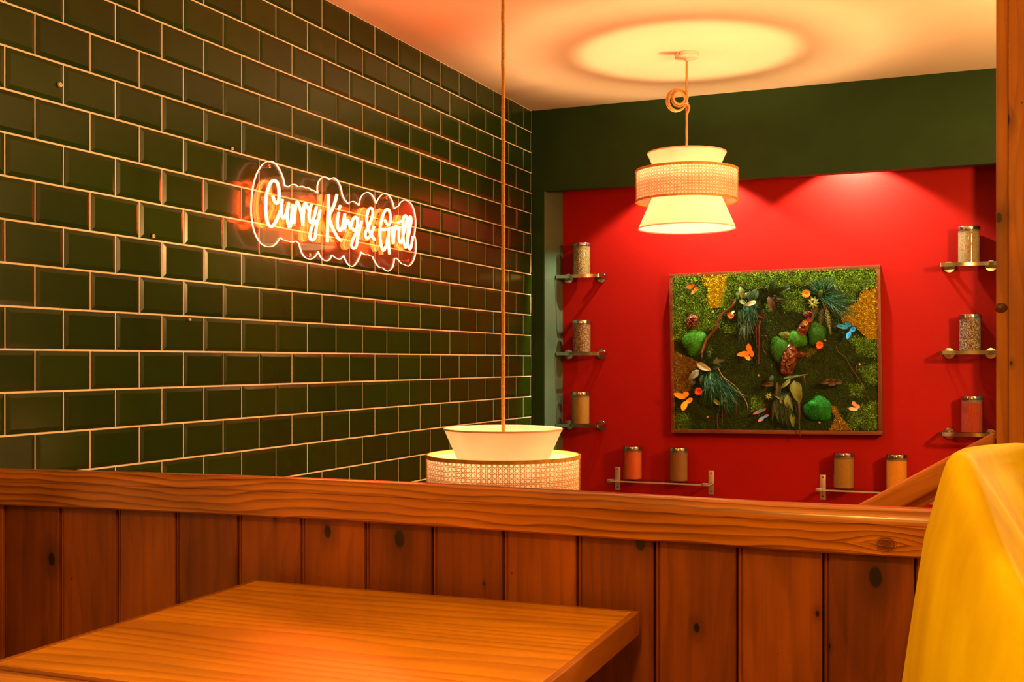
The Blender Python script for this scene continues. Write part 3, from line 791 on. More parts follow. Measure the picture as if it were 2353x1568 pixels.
def pendant(loc, label, coil):
    t = thing('pendant_lamp', label, 'pendant lamp', loc, 'two-tier cane pendants'); P = Vector(loc)
    for nm, par in (('upper_shade', None), ('rim_tape', 'upper_shade'), ('cane_webbing', None), ('inner_liner', None), ('cane_hoop', None), ('cane_hoop_low', None),
                    ('lower_shade', None), ('diffuser', None), ('bulb', None), ('lamp_holder', None), ('wire_frame', None)):
        o = place('cane_hoop' if nm == 'cane_hoop_low' else nm, prot[nm][0], loc, kids[par] if par else t)
        kids[nm] = o
        if nm == 'cane_webbing': o['kind'] = 'stuff'; o['label'] = 'woven open cane webbing band'
    rnd = random.Random(3 if coil else 5)
    b = MB(); top = Vector((P.x, P.y, H-.030))
    q = rope(b, [P + Vector((0,0,-.10)), top], .0048, 0, rnd); cord = obj('rope_cord', b, M_rope, t, smooth=True)
    o = obj('rope_fibre', hairs_mb(q, .0048, 900, rnd), M_rope, cord, smooth='keep', kind='stuff')
    b = MB(); b.lathe([(0, -.030), (.009, -.030), (.0105, -.022), (.046, -.020), (.049, -.017), (.049, 0), (0, 0)], (P.x, P.y, H-.0005), 40)
    ro = obj('ceiling_rose', b, M_white, t, smooth=.6)
    b = MB(); b.lathe([(0,-.051),(.003,-.0505),(.003,-.048)], (0,0,0), 8, axis='y'); b.v = [(P.x-.017+v[0], P.y+v[1]+.0035, H-.009+v[2]) for v in b.v]; obj('rose_screw', b, M_screw, ro)
    if coil:
        zc = coil; b = MB(); qq = []
        for (cx, cz, rx, rz, ty, a0) in ((-.044,.0,.040,.047,.010,0),(-.036,-.006,.034,.040,-.004,1.1),(-.030,.008,.030,.036,.004,.5),(-.027,.004,.021,.024,-.012,2.2)):
            pts = [P + Vector((CT*(cx+rx*math.cos(a0+2*PI*k/24)), ST*(cx+rx*math.cos(a0+2*PI*k/24)) + ty + .006*math.sin(a0*2+2*PI*k/24)-.006, zc+cz+rz*math.sin(a0+2*PI*k/24))) for k in range(26)]
            b.tube(catmull(pts, 2), .0047, 8); qq += pts
        b.tube(catmull([P+Vector((.004,-.004,zc-.02)), P+Vector((.012,-.006,zc-.03)), P+Vector((.006,-.006,zc-.052)), P+Vector((0,0,zc-.06))], 4), .0046, 8)
        cr = obj('coiled_rope', b, M_rope, t, smooth=True, label='spare jute rope looped and tied at the cord')
        obj('rope_fibre', hairs_mb(qq, .0046, 220, rnd), M_rope, cr, smooth='keep', kind='stuff')
        b = MB()
        for zz in (-.012, -.017): b.tube(catmull([P+Vector((.011*math.cos(a)-.002, .013*math.sin(a)-.003, zc+zz+.002*math.sin(2*a))) for a in [2*PI*k/12 for k in range(13)]], 2), .0009, 5)
        b.tube([P+Vector((.004,-.014,zc-.014)), P+Vector((.016,-.012,zc+.024))], .0008, 5); b.tube([P+Vector((.004,-.014,zc-.014)), P+Vector((.010,-.014,zc-.036))], .0008, 5)
        obj('tie_string', b, M_white, cr)
    return t
kids = {}
far = at(1578, 352, 4.70); near = at(1156, 985, 3.10)
pendant(far, 'hanging two-tier fabric and cane pendant with coiled rope, before the red niche', CAMZ+(831-230)/FPX*4.70-far.z)
pendant(near, 'low-hung two-tier fabric and cane pendant just behind the partition rail', 0)

# ------------------------------------------------------------------ shelves in the niche
def side_shelf(x0, x1, z, label, flangexs):
    yf = YN - .118; t = thing('glass_shelf', label, 'shelf', ((x0+x1)/2, YN-.06, z-.008), 'chrome and glass shelves at the niche sides')
    b = MB(); hgt, wd_ = .0085, .0045
    pts = [(x0, YN-.004), (x0, yf+.012), (x0+.0035, yf+.0035), (x0+.012, yf), (x1-.012, yf), (x1-.0035, yf+.0035), (x1, yf+.012), (x1, YN-.004)]
    vs = []
    for i, (x, y) in enumerate(pts):
        a = Vector(pts[max(i-1,0)]); c = Vector(pts[min(i+1, len(pts)-1)]); tt = (c-a).normalized(); nn = Vector((-tt.y, tt.x))*wd_/2
        for (sx, sz) in ((1,-1),(1,1),(-1,1),(-1,-1)): vs.append((x+nn.x*sx, y+nn.y*sx, z+hgt*sz))
    b.add(vs, [(i*4+k, i*4+(k+1)%4, (i+1)*4+(k+1)%4, (i+1)*4+k) for i in range(len(pts)-1) for k in range(4)] + [(0,1,2,3), (31,30,29,28)])
    obj('guard_rail', b, M_steel, t, smooth=.5)
    b = MB(); b.obox(Vector(((x0+x1)/2, (yf+YN)/2+.001, z-.0015)), Vector(((x1-x0)/2-.004,0,0)), Vector((0,(YN-yf)/2-.006,0)), Vector((0,0,.004)), .001); obj('glass_plate', b, M_glass, t)
    for fx in flangexs:
        b = MB(); b.lathe([(0,-.030),(.009,-.030),(.0095,-.009),(.0245,-.0085),(.0265,-.006),(.0265,0)], (fx, YN, z-.003), 32, axis='y'); obj('wall_flange', b, M_steel, t, smooth=.6)
    return t
ZS = [CAMZ+.438, CAMZ+.040, CAMZ-.330]
XL0, XL1 = XJ+.008, .312
XR0, XR1 = 1.935, 2.185
for z, wd in zip(ZS, ('top', 'middle', 'lowest')):
    side_shelf(XL0, XL1, z, f'chrome-railed glass shelf, {wd} of three by the grey-green jamb', (.104, .286))
for z, wd in zip(ZS, ('top', 'middle', 'lowest')):
    side_shelf(XR0, XR1, z, f'chrome-railed glass shelf, {wd} of three beside the timber post', (1.972, 2.150))
def bracket_shelf(pxs, pys, label):
    # pxs: bracket centres; pys: shelf height px at them
    pa = onY(pxs[0], pys[0], YN-.004); pb = onY(pxs[1], pys[1], YN-.004)
    z = (pa.z+pb.z)/2; dpth = .135
    t = thing('bracket_shelf', label, 'shelf', ((pa.x+pb.x)/2, YN-.06, z-.02), 'glass shelves on steel brackets')
    for x in (pa.x, pb.x):
        b = MB(); b.obox(Vector((x, YN-.0015, z+.002)), Vector((.0145,0,0)), Vector((0,.0015,0)), Vector((0,0,.060)), .0012)
        b.obox(Vector((x, YN-.003-dpth/2, z-.0035)), Vector((.0145,0,0)), Vector((0,dpth/2,0)), Vector((0,0,.0015)), .0006)
        b.obox(Vector((x, YN-.003-dpth+.012, z+.0085)), Vector((.0145,0,0)), Vector((0,.014,0)), Vector((0,0,.0012)), .0005)
        b.obox(Vector((x, YN-.003-dpth, z+.0025)), Vector((.0145,0,0)), Vector((0,.0015,0)), Vector((0,0,.0062)), .0005)
        br = obj('steel_bracket', b, M_brushed, t, smooth=.5)
        for dz in (.048, -.044):
            b = MB(); b.lathe([(0,-.002),(.0035,-.0018),(.0042,0)], (x, YN-.003, z+.002+dz), 10, axis='y'); obj('screw', b, M_screw, br)
    b = MB(); b.obox(Vector(((pa.x+pb.x)/2, YN-.004-(dpth-.002)/2, z+.0025)), Vector(((pb.x-pa.x)/2+.010,0,0)), Vector((0,(dpth-.003)/2,0)), Vector((0,0,.0035)), .0008)
    obj('glass_plate', b, M_glass, t)
    b = MB(); b.obox(Vector(((pa.x+pb.x)/2, YN-.004-dpth+.0015, z+.0025)), Vector(((pb.x-pa.x)/2-.016,0,0)), Vector((0,.0007,0)), Vector((0,0,.0034)), 0)
    obj('polished_edge', b, M_gedge, t)
    return t, z+.006
_, zb1 = bracket_shelf((1419, 1634), (1101.5, 1110), 'glass shelf on two steel brackets below the moss picture, left one')
_, zb2 = bracket_shelf((1890.5, 2139), (1122, 1131), 'glass shelf on two steel brackets, its right end behind the sloping handrail')
zb2 = zb2

# ------------------------------------------------------------------ spice jars
def powder(name, c, sp=.08): return flat(name, c, .9, noise=sp, nscale=90, bump=.0008, bscale=200)
def seeds(name, cols, scale):
    m, nt, p, out = new_mat(name)
    tc = N(nt, 'ShaderNodeTexCoord'); v = N(nt, 'ShaderNodeTexVoronoi', i_Scale=scale); L(nt, tc.outputs['Object'], v.inputs['Vector'])
    sx = N(nt, 'ShaderNodeSeparateColor'); L(nt, v.outputs['Color'], sx.inputs[0])
    st = [(i/len(cols), c) for i, c in enumerate(cols)]
    r = ramp(nt, sx.outputs[0], st)
    e = ramp(nt, v.outputs['Distance'], [(.3, (1,1,1)), (.75, (.25,.2,.15))])
    L(nt, mixc(nt, 1.0, r, e, 'MULTIPLY'), p.inputs['Base Color']); p.inputs['Roughness'].default_value = .6
    b = N(nt, 'ShaderNodeBump', i_Strength=.8, i_Distance=.002, invert=True); L(nt, v.outputs['Distance'], b.inputs['Height']); L(nt, b.outputs[0], p.inputs['Normal'])
    return m
RJ, HJ = .0475, .166
b = MB(); b.lathe([(0,.0005),(RJ-.003,.0005),(RJ-.0008,.0025),(RJ,.006),(RJ,HJ-.012),(RJ-.001,HJ-.012),(RJ-.001,.006),(0,.005)], n=40); J_glass = mesh_from('glass_body', b, (0,0,0), M_glass, .6)
b = MB(); b.lathe([(0,HJ+.0045),(RJ-.004,HJ+.0045),(RJ+.001,HJ+.0035),(RJ+.002,HJ+.001),(RJ+.002,HJ-.011),(RJ,HJ-.012),(0,HJ-.012)], n=48); J_lid = mesh_from('steel_lid', b, (0,0,0), M_steel, .5)
M_seal = flat('clear_grey_seal', (.20,.13,.10), .35)
b = MB(); b.lathe([(RJ-.004,HJ-.0125),(RJ-.0018,HJ-.0125),(RJ-.0018,HJ-.017),(RJ-.004,HJ-.018),(RJ-.004,HJ-.022),(RJ-.0018,HJ-.022),(RJ-.0018,HJ-.025),(RJ-.006,HJ-.025)], n=40); J_seal = mesh_from('rubber_seal', b, (0,0,0), M_seal, .5)
def jar(x, y, z, label, mat, fill, group, jag=0.0):
    t = thing('spice_jar', label, 'jar', (x, y, z), group)
    place('glass_body', J_glass, (x,y,z), t); place('steel_lid', J_lid, (x,y,z), t); place('rubber_seal', J_seal, (x,y,z), t)
    b = MB(); r = RJ-.0022; rnd = random.Random(int(x*1000)); n = 40; vs = []
    for k in range(n):
        a = 2*PI*k/n; zt = fill*HJ + jag*(math.sin(a*2+x*9) + .4*math.sin(a*7))
        for (rr, zz) in ((r*.9,.0055), (r,.0075), (r, zt)): vs.append((x+rr*math.cos(a), y+rr*math.sin(a), z+zz))
    fs = [(k*3+i, ((k+1)%n)*3+i, ((k+1)%n)*3+i+1, k*3+i+1) for k in range(n) for i in range(2)] + [tuple(k*3 for k in range(n)), tuple(k*3+2 for k in range(n))]
    b.add(vs, fs); obj('spice_fill', b, mat, t, smooth=.8)
    return t
gs = 'spice jars on the niche shelves'
yj = YN - .062; zo = .0029
def xat(px, Y): return onY(px, 831, Y).x
jar(xat(1336,yj), yj, ZS[0]+zo, 'glass jar of green-gold seeds on the top shelf by the grey-green jamb', seeds('fennel_seed', [(.50,.42,.10),(.36,.30,.06),(.60,.46,.14),(.22,.16,.04)], 330), .90, gs)
jar(xat(1337,yj), yj, ZS[1]+zo, 'glass jar of golden brown seeds on the middle shelf by the grey-green jamb', seeds('coriander_seed', [(.62,.38,.12),(.30,.13,.03),(.66,.44,.16),(.16,.06,.02)], 260), .88, gs)
jar(xat(1334,yj), yj, ZS[2]+zo, 'glass jar of light brown powder on the lowest shelf by the grey-green jamb', powder('brown_powder', (.34,.17,.015)), .88, gs, .001)
jar(xat(2226,yj), yj, ZS[0]+zo, 'glass jar of fine beige seeds on the top shelf beside the timber post', seeds('sesame_seed', [(.60,.45,.20),(.50,.36,.14),(.66,.52,.28),(.36,.24,.09)], 560), .88, gs)
jar(xat(2229,yj), yj, ZS[1]+zo, 'glass jar of black and cream speckled seeds beside the timber post', seeds('pepper_mix', [(.04,.03,.02),(.09,.06,.04),(.60,.48,.32),(.03,.02,.02),(.45,.33,.2)], 250), .88, gs)
jar(xat(2234,yj), yj, ZS[2]+zo, 'glass jar of brick red powder on the lowest shelf beside the timber post', powder('chilli_powder', (.32,.03,.003)), .86, gs, .001)
gb = 'spice jars on the low bracket shelves'
yb_ = YN - .066
jar(xat(1454,yb_), yb_, zb1+.0004, 'glass jar of orange-red powder at the left end of the bracket shelf', powder('paprika', (.56,.085,.006)), .87, gb, .0012)
jar(xat(1559.5,yb_), yb_, zb1+.0004, 'glass jar of mid brown powder beside the orange-red one', powder('cumin_powder', (.25,.10,.015)), .87, gb, .001)
jar(xat(1939,yb_), yb_, zb2+.0004, 'glass jar of dull mustard brown powder, the bracket shelf partly behind the handrail', powder('garam_powder', (.32,.17,.015)), .87, gb, .001)
jar(xat(2060.5,yb_), yb_, zb2+.0004, 'glass jar of bright orange-yellow powder partly hidden by the sloping handrail', powder('turmeric', (.66,.27,.006)), .85, gb, .002)

# ------------------------------------------------------------------ moss picture
YM = YN - .052                      # front plane of the frame
def mp_(cx, cy, d=0.0):             # crop coordinates of the picture -> point d in front of the moss plane
    return onY(1520 + cx/3.825, 600 + cy/3.825, YM + .006 - d) if d == 0 else (onY(1520 + cx/3.825, 600 + cy/3.825, YM + .006) + Vector((0, -d, 0)))
S_ = 1/1815.0                       # metres per crop unit
c0 = mp_(1000, 1530)
pic = thing('moss_picture', 'wooden-framed picture of preserved moss, leaves and paper butterflies on the red wall', 'picture', (c0.x, YN-.03, c0.z))
M_frame = wood('walnut_frame', (.16, .042, .006), (.07, .016, .002), rot=(0,0,0), along=2, across=50, rings=40, ringamt=.3, rough=.5, coat=0)
M_frame_v = wood('walnut_frame_upright', (.16, .042, .006), (.07, .016, .002), rot=(0,PI/2,0), along=2, across=50, rings=40, ringamt=.3, rough=.5, coat=0)
TLo, TRo, BRo, BLo = [onY(x, y, YM) for x, y in ((1537,630),(2021.5,609),(2029,1000),(1543,996))]
fx = ((TRo-TLo)+(BRo-BLo)).normalized(); fz = Vector((-fx.z, 0, fx.x)); FW, FHt = ((TRo-TLo).length+(BRo-BLo).length)/2, ((TLo-BLo).length+(TRo-BRo).length)/2
fc = (TLo+TRo+BRo+BLo)/4; fc.y = 0
fb = .019
for (cx_, cz_, hx, hz, mt) in ((0, FHt/2-fb/2, FW/2, fb/2, M_frame), (0, -FHt/2+fb/2, FW/2, fb/2, M_frame), (-FW/2+fb/2, 0, fb/2, FHt/2-fb, M_frame_v), (FW/2-fb/2, 0, fb/2, FHt/2-fb, M_frame_v)):
    c = fc + fx*cx_ + fz*cz_; c.y = (YM+YN)/2
    b = MB(); b.obox(c, fx*hx, Vector((0,(YN-YM)/2-.0005,0)), fz*hz, .0012); obj('frame_rail', b, mt, pic, smooth=.5)
b = MB(); c = fc.copy(); c.y = YM+.028; b.obox(c, fx*(FW/2-fb), Vector((0,.004,0)), fz*(FHt/2-fb)); obj('backing_board', b, flat('moss_backing', (.02,.035,.008), .9), pic)

def inpoly(x, y, P):
    c = False; j = len(P)-1
    for i in range(len(P)):
        if (P[i][1] > y) != (P[j][1] > y) and x < (P[j][0]-P[i][0])*(y-P[i][1])/(P[j][1]-P[i][1])+P[i][0]: c = not c
        j = i
    return c
YEL = [([(350,120),(575,120),(555,260),(530,330),(520,400),(440,415),(395,330),(410,240),(365,210)], (.74,.62,.01)),
       ([(1760,260),(1895,240),(1900,690),(1810,685),(1700,570),(1590,545),(1570,430),(1690,380),(1735,320)], (.62,.46,.01)),
       ([(90,780),(200,830),(320,880),(335,905),(255,980),(270,1080),(220,1150),(95,1160)], (.34,.22,.02)),
       ([(1480,1260),(1530,1275),(1570,1360),(1690,1500),(1460,1500),(1510,1420),(1530,1370),(1490,1310)], (.42,.28,.02)),
       ([(1250,830),(1290,770),(1380,740),(1340,810),(1280,850)], (.22,.24,.02)), ([(900,380),(960,360),(1000,420),(930,440)], (.20,.42,.02))]
BRI = [([(90,130),(360,120),(400,330),(520,560),(380,620),(130,700),(95,700)], .95), ([(560,100),(1890,70),(1890,250),(1500,240),(1260,210),(560,260)], 1.0),
       ([(560,250),(700,240),(690,330),(640,360),(560,470),(480,600),(440,520),(540,330)], .9), ([(1040,270),(1250,250),(1260,440),(1100,440)], .7),
       ([(1500,480),(1600,640),(1640,650),(1900,700),(1900,860),(1740,820)], .75), ([(1730,930),(1900,890),(1900,1090),(1800,1060)], .8),
       ([(1640,1080),(1790,1090),(1760,1190),(1660,1180)], .85), ([(1640,1290),(1900,1230),(1910,1480),(1650,1470)], .8), ([(780,1200),(890,1190),(900,1300),(800,1320)], .8),
       ([(110,1340),(240,1340),(260,1480),(120,1480)], .55), ([(540,560),(650,560),(640,640),(540,630)], .7), ([(1560,250),(1720,240),(1700,380),(1560,380)], .75), ([(400,800),(440,760),(450,820)], .7)]
rnd = random.Random(11)
def noise2(x, y):
    return .5 + .25*math.sin(x*.021+1.3*math.sin(y*.017)) + .25*math.sin(y*.026+1.7*math.sin(x*.013+2))
# base cushion (lumpy) and blades
bm_ = MB(); gx, gy = 110, 88; vs = []
for j in range(gy+1):
    for i in range(gx+1):
        cx = 96 + (1905-96)*i/gx; cy = (110 - 60*(i/gx)) + (1490 - (110 - 60*(i/gx)))*j/gy
        q = mp_(cx, cy); edge = min(1, min(i, gx-i, j, gy-j)/3)
        d = -.010 + .008*edge*noise2(cx*1.7, cy*1.7) + rnd.uniform(0, .004)
        vs.append((q.x, q.y-d, q.z))
fs = []; cl = []
for j in range(gy):
    for i in range(gx): fs.append((j*(gx+1)+i, j*(gx+1)+i+1, (j+1)*(gx+1)+i+1, (j+1)*(gx+1)+i))
bm_.add(vs, fs, (.022,.040,.006)); bm_.c = []
for (i0, i1, i2, i3) in fs:
    q = i0; i = q % (gx+1); j = q // (gx+1)
    cx = 96 + 1809*i/gx; cy = (110 - 60*(i/gx)) + (1490 - (110 - 60*(i/gx)))*j/gy; c = (.022,.044,.005)
    for P, s_ in BRI:
        if inpoly(cx, cy, P): c = (.035,.075,.006)
    for P, cc in YEL:
        if inpoly(cx, cy, P): c = tuple(x*.55 for x in cc)
    bm_.c.append(c)
obj('flat_moss', bm_, attr_mat('moss_base', .9), pic, smooth='keep', kind='stuff', label='dark moss bed')
def blade(mb, q, ln, wd, col, out=.5):
    a = rnd.uniform(0, 2*PI); v = Vector((math.cos(a), -abs(rnd.gauss(out, .3)), math.sin(a))).normalized()
    s_ = v.cross(Vector((rnd.gauss(0,1), rnd.gauss(0,1), rnd.gauss(0,1)))).normalized()*wd
    e = q + v*ln; mid = q + v*ln*.5 + Vector((0,-.001,0))
    mb.add([q - s_*.4, mid - s_, e, mid + s_], [(0,1,2,3)], col)
fine = MB(); bright = MB(); yel = MB()
for _ in range(115000):
    cx = rnd.uniform(98, 1900); top = 118 - 62*((cx-98)/1800); cy = rnd.uniform(top, 1488)
    done = False
    for P, c in YEL:
        if inpoly(cx, cy, P):
            k = rnd.uniform(.45, 1.15); cl_ = (c[0]*k, c[1]*k, c[2]*k)
            lump = noise2(cx*5, cy*5)
            blade(yel, mp_(cx, cy, .016*lump*rnd.random()), .0050, .0017, cl_, .9); done = True; break
    if done: continue
    br = 0
    for P, s_ in BRI:
        if inpoly(cx + rnd.gauss(0,12), cy + rnd.gauss(0,12), P): br = max(br, s_)
    if br and rnd.random() < .45 + .4*br:
        k = rnd.uniform(.35, 1.2)*(.5+.6*br)*(.55+.9*noise2(cx*2.3, cy*2.3)); mix_ = rnd.random()
        c = ((.09+.16*mix_)*k, (.34+.10*mix_)*k, .010*k)
        blade(bright, mp_(cx, cy, .002+.014*rnd.random()), rnd.uniform(.005,.010), .00075, c, .5)
    else:
        k = rnd.uniform(.3, 1.0)*(.6+.7*noise2(cx, cy))
        blade(fine, mp_(cx, cy, -.004+.006*rnd.random()), rnd.uniform(.004,.008), .0009, (.050*k, .125*k, .008*k), .6)
M_moss = attr_mat('moss', .8)
obj('fine_moss', fine, M_moss, pic, smooth='keep', kind='stuff', label='dark green fine moss')
obj('feather_moss', bright, M_moss, pic, smooth='keep', kind='stuff', label='bright green feathery moss')
obj('reindeer_moss', yel, M_moss, pic, smooth='keep', kind='stuff', label='yellow and ochre lichen clumps')
# pillow mounds
def mound(cx, cy, rx, ry, hgt, col, pts=2600):
    pts = int(pts*(rx*ry)/(105*115)) + 300; col = tuple(x*1.5 for x in col)
    b = MB(); q0 = mp_(cx, cy)
    n, m = 28, 9; vs = []
    for j in range(m+1):
        a = j/m*PI/2
        for i in range(n):
            t = 2*PI*i/n; k = 1 + .09*math.sin(3*t+cx) + .05*math.sin(5*t+cy)
            vs.append((q0.x + rx*S_*k*math.cos(t)*math.cos(a), q0.y - .002 - hgt*math.sin(a), q0.z + ry*S_*k*math.sin(t)*math.cos(a)))
    fs = [(j*n+i, j*n+(i+1)%n, (j+1)*n+(i+1)%n, (j+1)*n+i) for j in range(m) for i in range(n)]
    b.add(vs, fs, tuple(x*.55 for x in col))
    for _ in range(pts):
        t = rnd.uniform(0, 2*PI); a = math.asin(rnd.random()**.8); k = 1 + .09*math.sin(3*t+cx) + .05*math.sin(5*t+cy)
        p = Vector((q0.x + rx*S_*k*math.cos(t)*math.cos(a), q0.y - .002 - hgt*math.sin(a), q0.z + ry*S_*k*math.sin(t)*math.cos(a)))
        g = rnd.uniform(.5, 1.3)
        blade(b, p, .0055, .0008, tuple(x*g for x in col), .6)
    obj('pillow_moss', b, M_moss, pic, smooth='keep', label='rounded cushion of vivid green moss')
for a in ((295,715,105,118,.040,(.045,.26,.012)), (1050,770,88,110,.032,(.035,.20,.012)), (1190,690,90,72,.034,(.05,.24,.015)), (1365,640,74,100,.036,(.03,.16,.012)),
          (1380,1300,118,106,.038,(.012,.20,.02)), (1345,1262,50,42,.050,(.012,.26,.025)), (1100,660,60,40,.022,(.12,.15,.01))):
    mound(*a)
# bark chunks
M_bark, _nt, _p, _o = new_mat('bark'); _tc = N(_nt, 'ShaderNodeTexCoord'); _n = N(_nt, 'ShaderNodeTexNoise', i_Scale=60.0, i_Detail=5.0); L(_nt, _tc.outputs['Object'], _n.inputs['Vector'])
L(_nt, ramp(_nt, _n.outputs[0], [(.35,(.03,.008,.002)), (.5,(.12,.032,.008)), (.7,(.26,.09,.025))]), _p.inputs['Base Color']); _p.inputs['Roughness'].default_value = .35
def bark(cx, cy, rx, ry, hgt, ang):
    b = MB(); q0 = mp_(cx, cy); n, m = 22, 8; vs = []; ca, sa = math.cos(ang), math.sin(ang); r2 = random.Random(cx)
    for j in range(m+1):
        a = j/m*PI/2
        for i in range(n):
            t = 2*PI*i/n; k = 1 + .12*math.sin(2*t+cy) + r2.uniform(-.07,.07); X = rx*S_*k*math.cos(t)*math.cos(a)**.6; Z = ry*S_*k*math.sin(t)*math.cos(a)**.6
            vs.append((q0.x + X*ca - Z*sa, q0.y - hgt*math.sin(a)*(1+r2.uniform(-.18,.18)), q0.z + X*sa + Z*ca))
    b.add(vs, [(j*n+i, j*n+(i+1)%n, (j+1)*n+(i+1)%n, (j+1)*n+i) for j in range(m) for i in range(n)]); obj('bark_piece', b, M_bark, pic)
bark(275,535,56,76,.030,.15); bark(1255,590,52,86,.034,-.35); bark(1120,865,78,140,.042,-.25); bark(1210,825,50,34,.024,.1); bark(1290,475,42,36,.022,.3)
# branches
M_twig = flat('smooth_branch', (.13,.032,.010), .3, noise=.3, nscale=20); M_twig2 = flat('thin_twig', (.05,.014,.007), .5); M_twig3 = flat('golden_twig', (.42,.18,.04), .5)
def branch(pts, r0, r1, mat, d=.025, name='branch'):
    q = catmull([mp_(x, y, d + .006*math.sin(i*1.7)) for i, (x, y) in enumerate(pts)], 5); n = len(q)
    b = MB(); b.tube(q, [r0 + (r1-r0)*i/(n-1) + .0003*math.sin(i*1.3) for i in range(n)], 8); return obj(name, b, mat, pic, smooth=True)
branch([(665,345),(650,385),(600,435),(555,465),(515,525),(495,600),(440,660),(405,710),(368,822)], .0046, .0068, M_twig, .040)
branch([(1535,740),(1560,800),(1620,850),(1660,930),(1720,1010),(1780,1110),(1830,1230),(1890,1310)], .0022, .0016, M_twig2, .014, 'twig')
branch([(1718,915),(1716,960),(1725,1015)], .0012, .0018, M_twig2, .012, 'twig')
branch([(510,940),(560,1020),(650,1090),(700,1150),(760,1240),(775,1310)], .0018, .0010, M_twig3, .035, 'twig')
branch([(360,815),(365,850),(350,890)], .006, .004, M_twig2, .02, 'twig')
# hanging amaranth strands
M_ama = flat('rust_strands', (.085,.016,.005), .8, noise=.4, nscale=300, bump=.002, bscale=400)
for pts, r in (([(870,530),(868,620),(866,720),(860,860),(866,905)], .006), ([(850,560),(842,640),(846,740)], .005), ([(885,660),(930,660),(940,700)], .003), ([(905,700),(905,780),(940,830)], .003),
               ([(1215,1240),(1222,1330),(1218,1430),(1225,1540)], .0055), ([(1262,1010),(1270,1060),(1276,1120)], .003), ([(505,1340),(502,1420),(508,1525)], .0035), ([(545,1320),(548,1400),(540,1470)], .003),
               ([(570,1080),(575,1200),(580,1350)], .0030), ([(665,1140),(668,1220),(665,1360)], .0028), ([(1330,430),(1345,500),(1320,560)], .004)):
    branch(pts, r, r*.45, M_ama, .028, 'hanging_strand')
# leaves
def leafmat(n, c, r=.5): return flat(n, c, r, noise=.15, nscale=40, spec=.25)
LM = {'dk': leafmat('leaf_dark', (.010,.040,.008)), 'md': leafmat('leaf_green', (.045,.11,.02)), 'lt': leafmat('leaf_pale', (.19,.32,.12)), 'wh': leafmat('leaf_silver', (.42,.48,.32)),
      'ol': leafmat('leaf_olive', (.12,.155,.02)), 'br': leafmat('leaf_brown', (.045,.022,.004)), 'gy': leafmat('leaf_grey', (.16,.20,.13)), 'te': leafmat('leaf_teal', (.012,.085,.045))}
def leaf(cx, cy, ln, wd, ang, key, d=.035, curl=.012, pointy=.6, name='leaf'):
    """base at crop (cx,cy); ang in degrees clockwise from straight down"""
    q0 = mp_(cx, cy, d); a = math.radians(ang); v = Vector((-math.sin(a), 0, -math.cos(a))); s_ = Vector((math.cos(a), 0, -math.sin(a)))
    n = 8; vs = []
    for i in range(n+1):
        t = i/n; wv = 1.72*(t**.55)*((1-t)**.85)*(1+.06*math.sin(t*11+cx))
        p = q0 + v*(ln*S_*t) + Vector((0, -curl*math.sin(PI*t*.8), 0))
        for k, sd in enumerate((-1, -.5, 0, .5, 1)):
            vs.append(p + s_*(wd*S_/2*wv*sd) + Vector((0, (.25*abs(sd) - .0)*-wd*S_*.25*wv + .0015*math.sin(3*t+sd*4), 0)))
    fs = [(i*5+k, i*5+k+1, (i+1)*5+k+1, (i+1)*5+k) for i in range(n) for k in range(4)]
    b = MB(); b.add(vs, fs); return obj(name, b, LM[key], pic, smooth=True)
for a in [ # upper middle ivy cluster
    (735,330,110,75,165,'lt'),(745,335,60,40,200,'lt'),(700,345,80,60,-60,'lt',.045),(850,360,110,60,70,'wh',.045),(850,250,130,110,20,'dk'),(790,260,120,100,-10,'dk'),(830,330,110,90,-30,'dk'),(760,240,70,50,150,'md'),
    (960,290,150,90,-155,'dk',.03),(1010,300,150,90,-120,'dk',.03),(990,300,130,80,-70,'dk',.025),(950,310,150,95,-20,'br',.02),(980,320,120,90,-75,'br',.02),(700,270,70,40,30,'md',.04),(655,330,55,30,-130,'md',.05),
    (690,420,150,55,-20,'dk'),(720,430,140,60,10,'dk'),(770,420,160,60,-15,'te'),(700,500,160,35,-15,'md',.03),(760,520,190,40,5,'dk',.03),(800,480,130,50,-30,'dk',.03),(830,450,120,70,-60,'br',.025),(850,520,110,40,20,'br',.02),(660,440,60,30,40,'wh',.045),
    # lower left cluster
    (330,900,150,90,-65,'wh',.05),(350,960,130,90,45,'gy',.045),(400,900,110,60,-150,'dk',.03),(430,940,120,80,-100,'dk',.03),(470,1210,90,60,-50,'ol',.035),(540,1200,80,45,-60,'ol',.035),(380,1000,100,70,10,'dk',.025),(430,1000,220,90,-10,'dk',.02),(480,1050,220,90,-20,'dk',.02),(420,1100,180,60,5,'dk',.018),(300,1040,80,60,20,'br',.02),
    # lower centre cluster
    (1180,1050,200,150,-15,'ol',.045),(1150,1040,120,50,45,'ol',.05),(1000,1080,110,60,85,'br',.04),(1030,1060,180,50,-5,'br',.035),(1060,1090,150,60,20,'dk'),(1000,1170,100,35,-60,'ol',.04),(1050,1180,90,35,-20,'ol',.04),(1120,1180,110,70,0,'ol',.045),
    (1030,1200,230,70,-5,'dk',.03),(1080,1200,250,80,-10,'dk',.03),(1130,1250,230,70,-12,'dk',.03),(1160,1330,130,60,-5,'ol',.035),(1100,1330,120,50,10,'dk',.03),(990,1000,90,50,20,'dk',.025),(1000,960,60,40,160,'dk',.025),
    # right leaf pair
    (1600,1060,90,60,85,'br',.03),(1560,1060,110,85,80,'br',.035),(1500,1050,100,60,75,'br',.04),
    # top right cluster
    (1400,330,80,40,-160,'md',.04),(1370,300,70,60,170,'dk',.03),(1440,350,120,90,-20,'br',.02),(1490,430,110,60,-50,'br',.02),(1545,260,50,24,170,'lt',.045),(1390,300,50,14,-150,'lt',.045)]:
    leaf(*a)
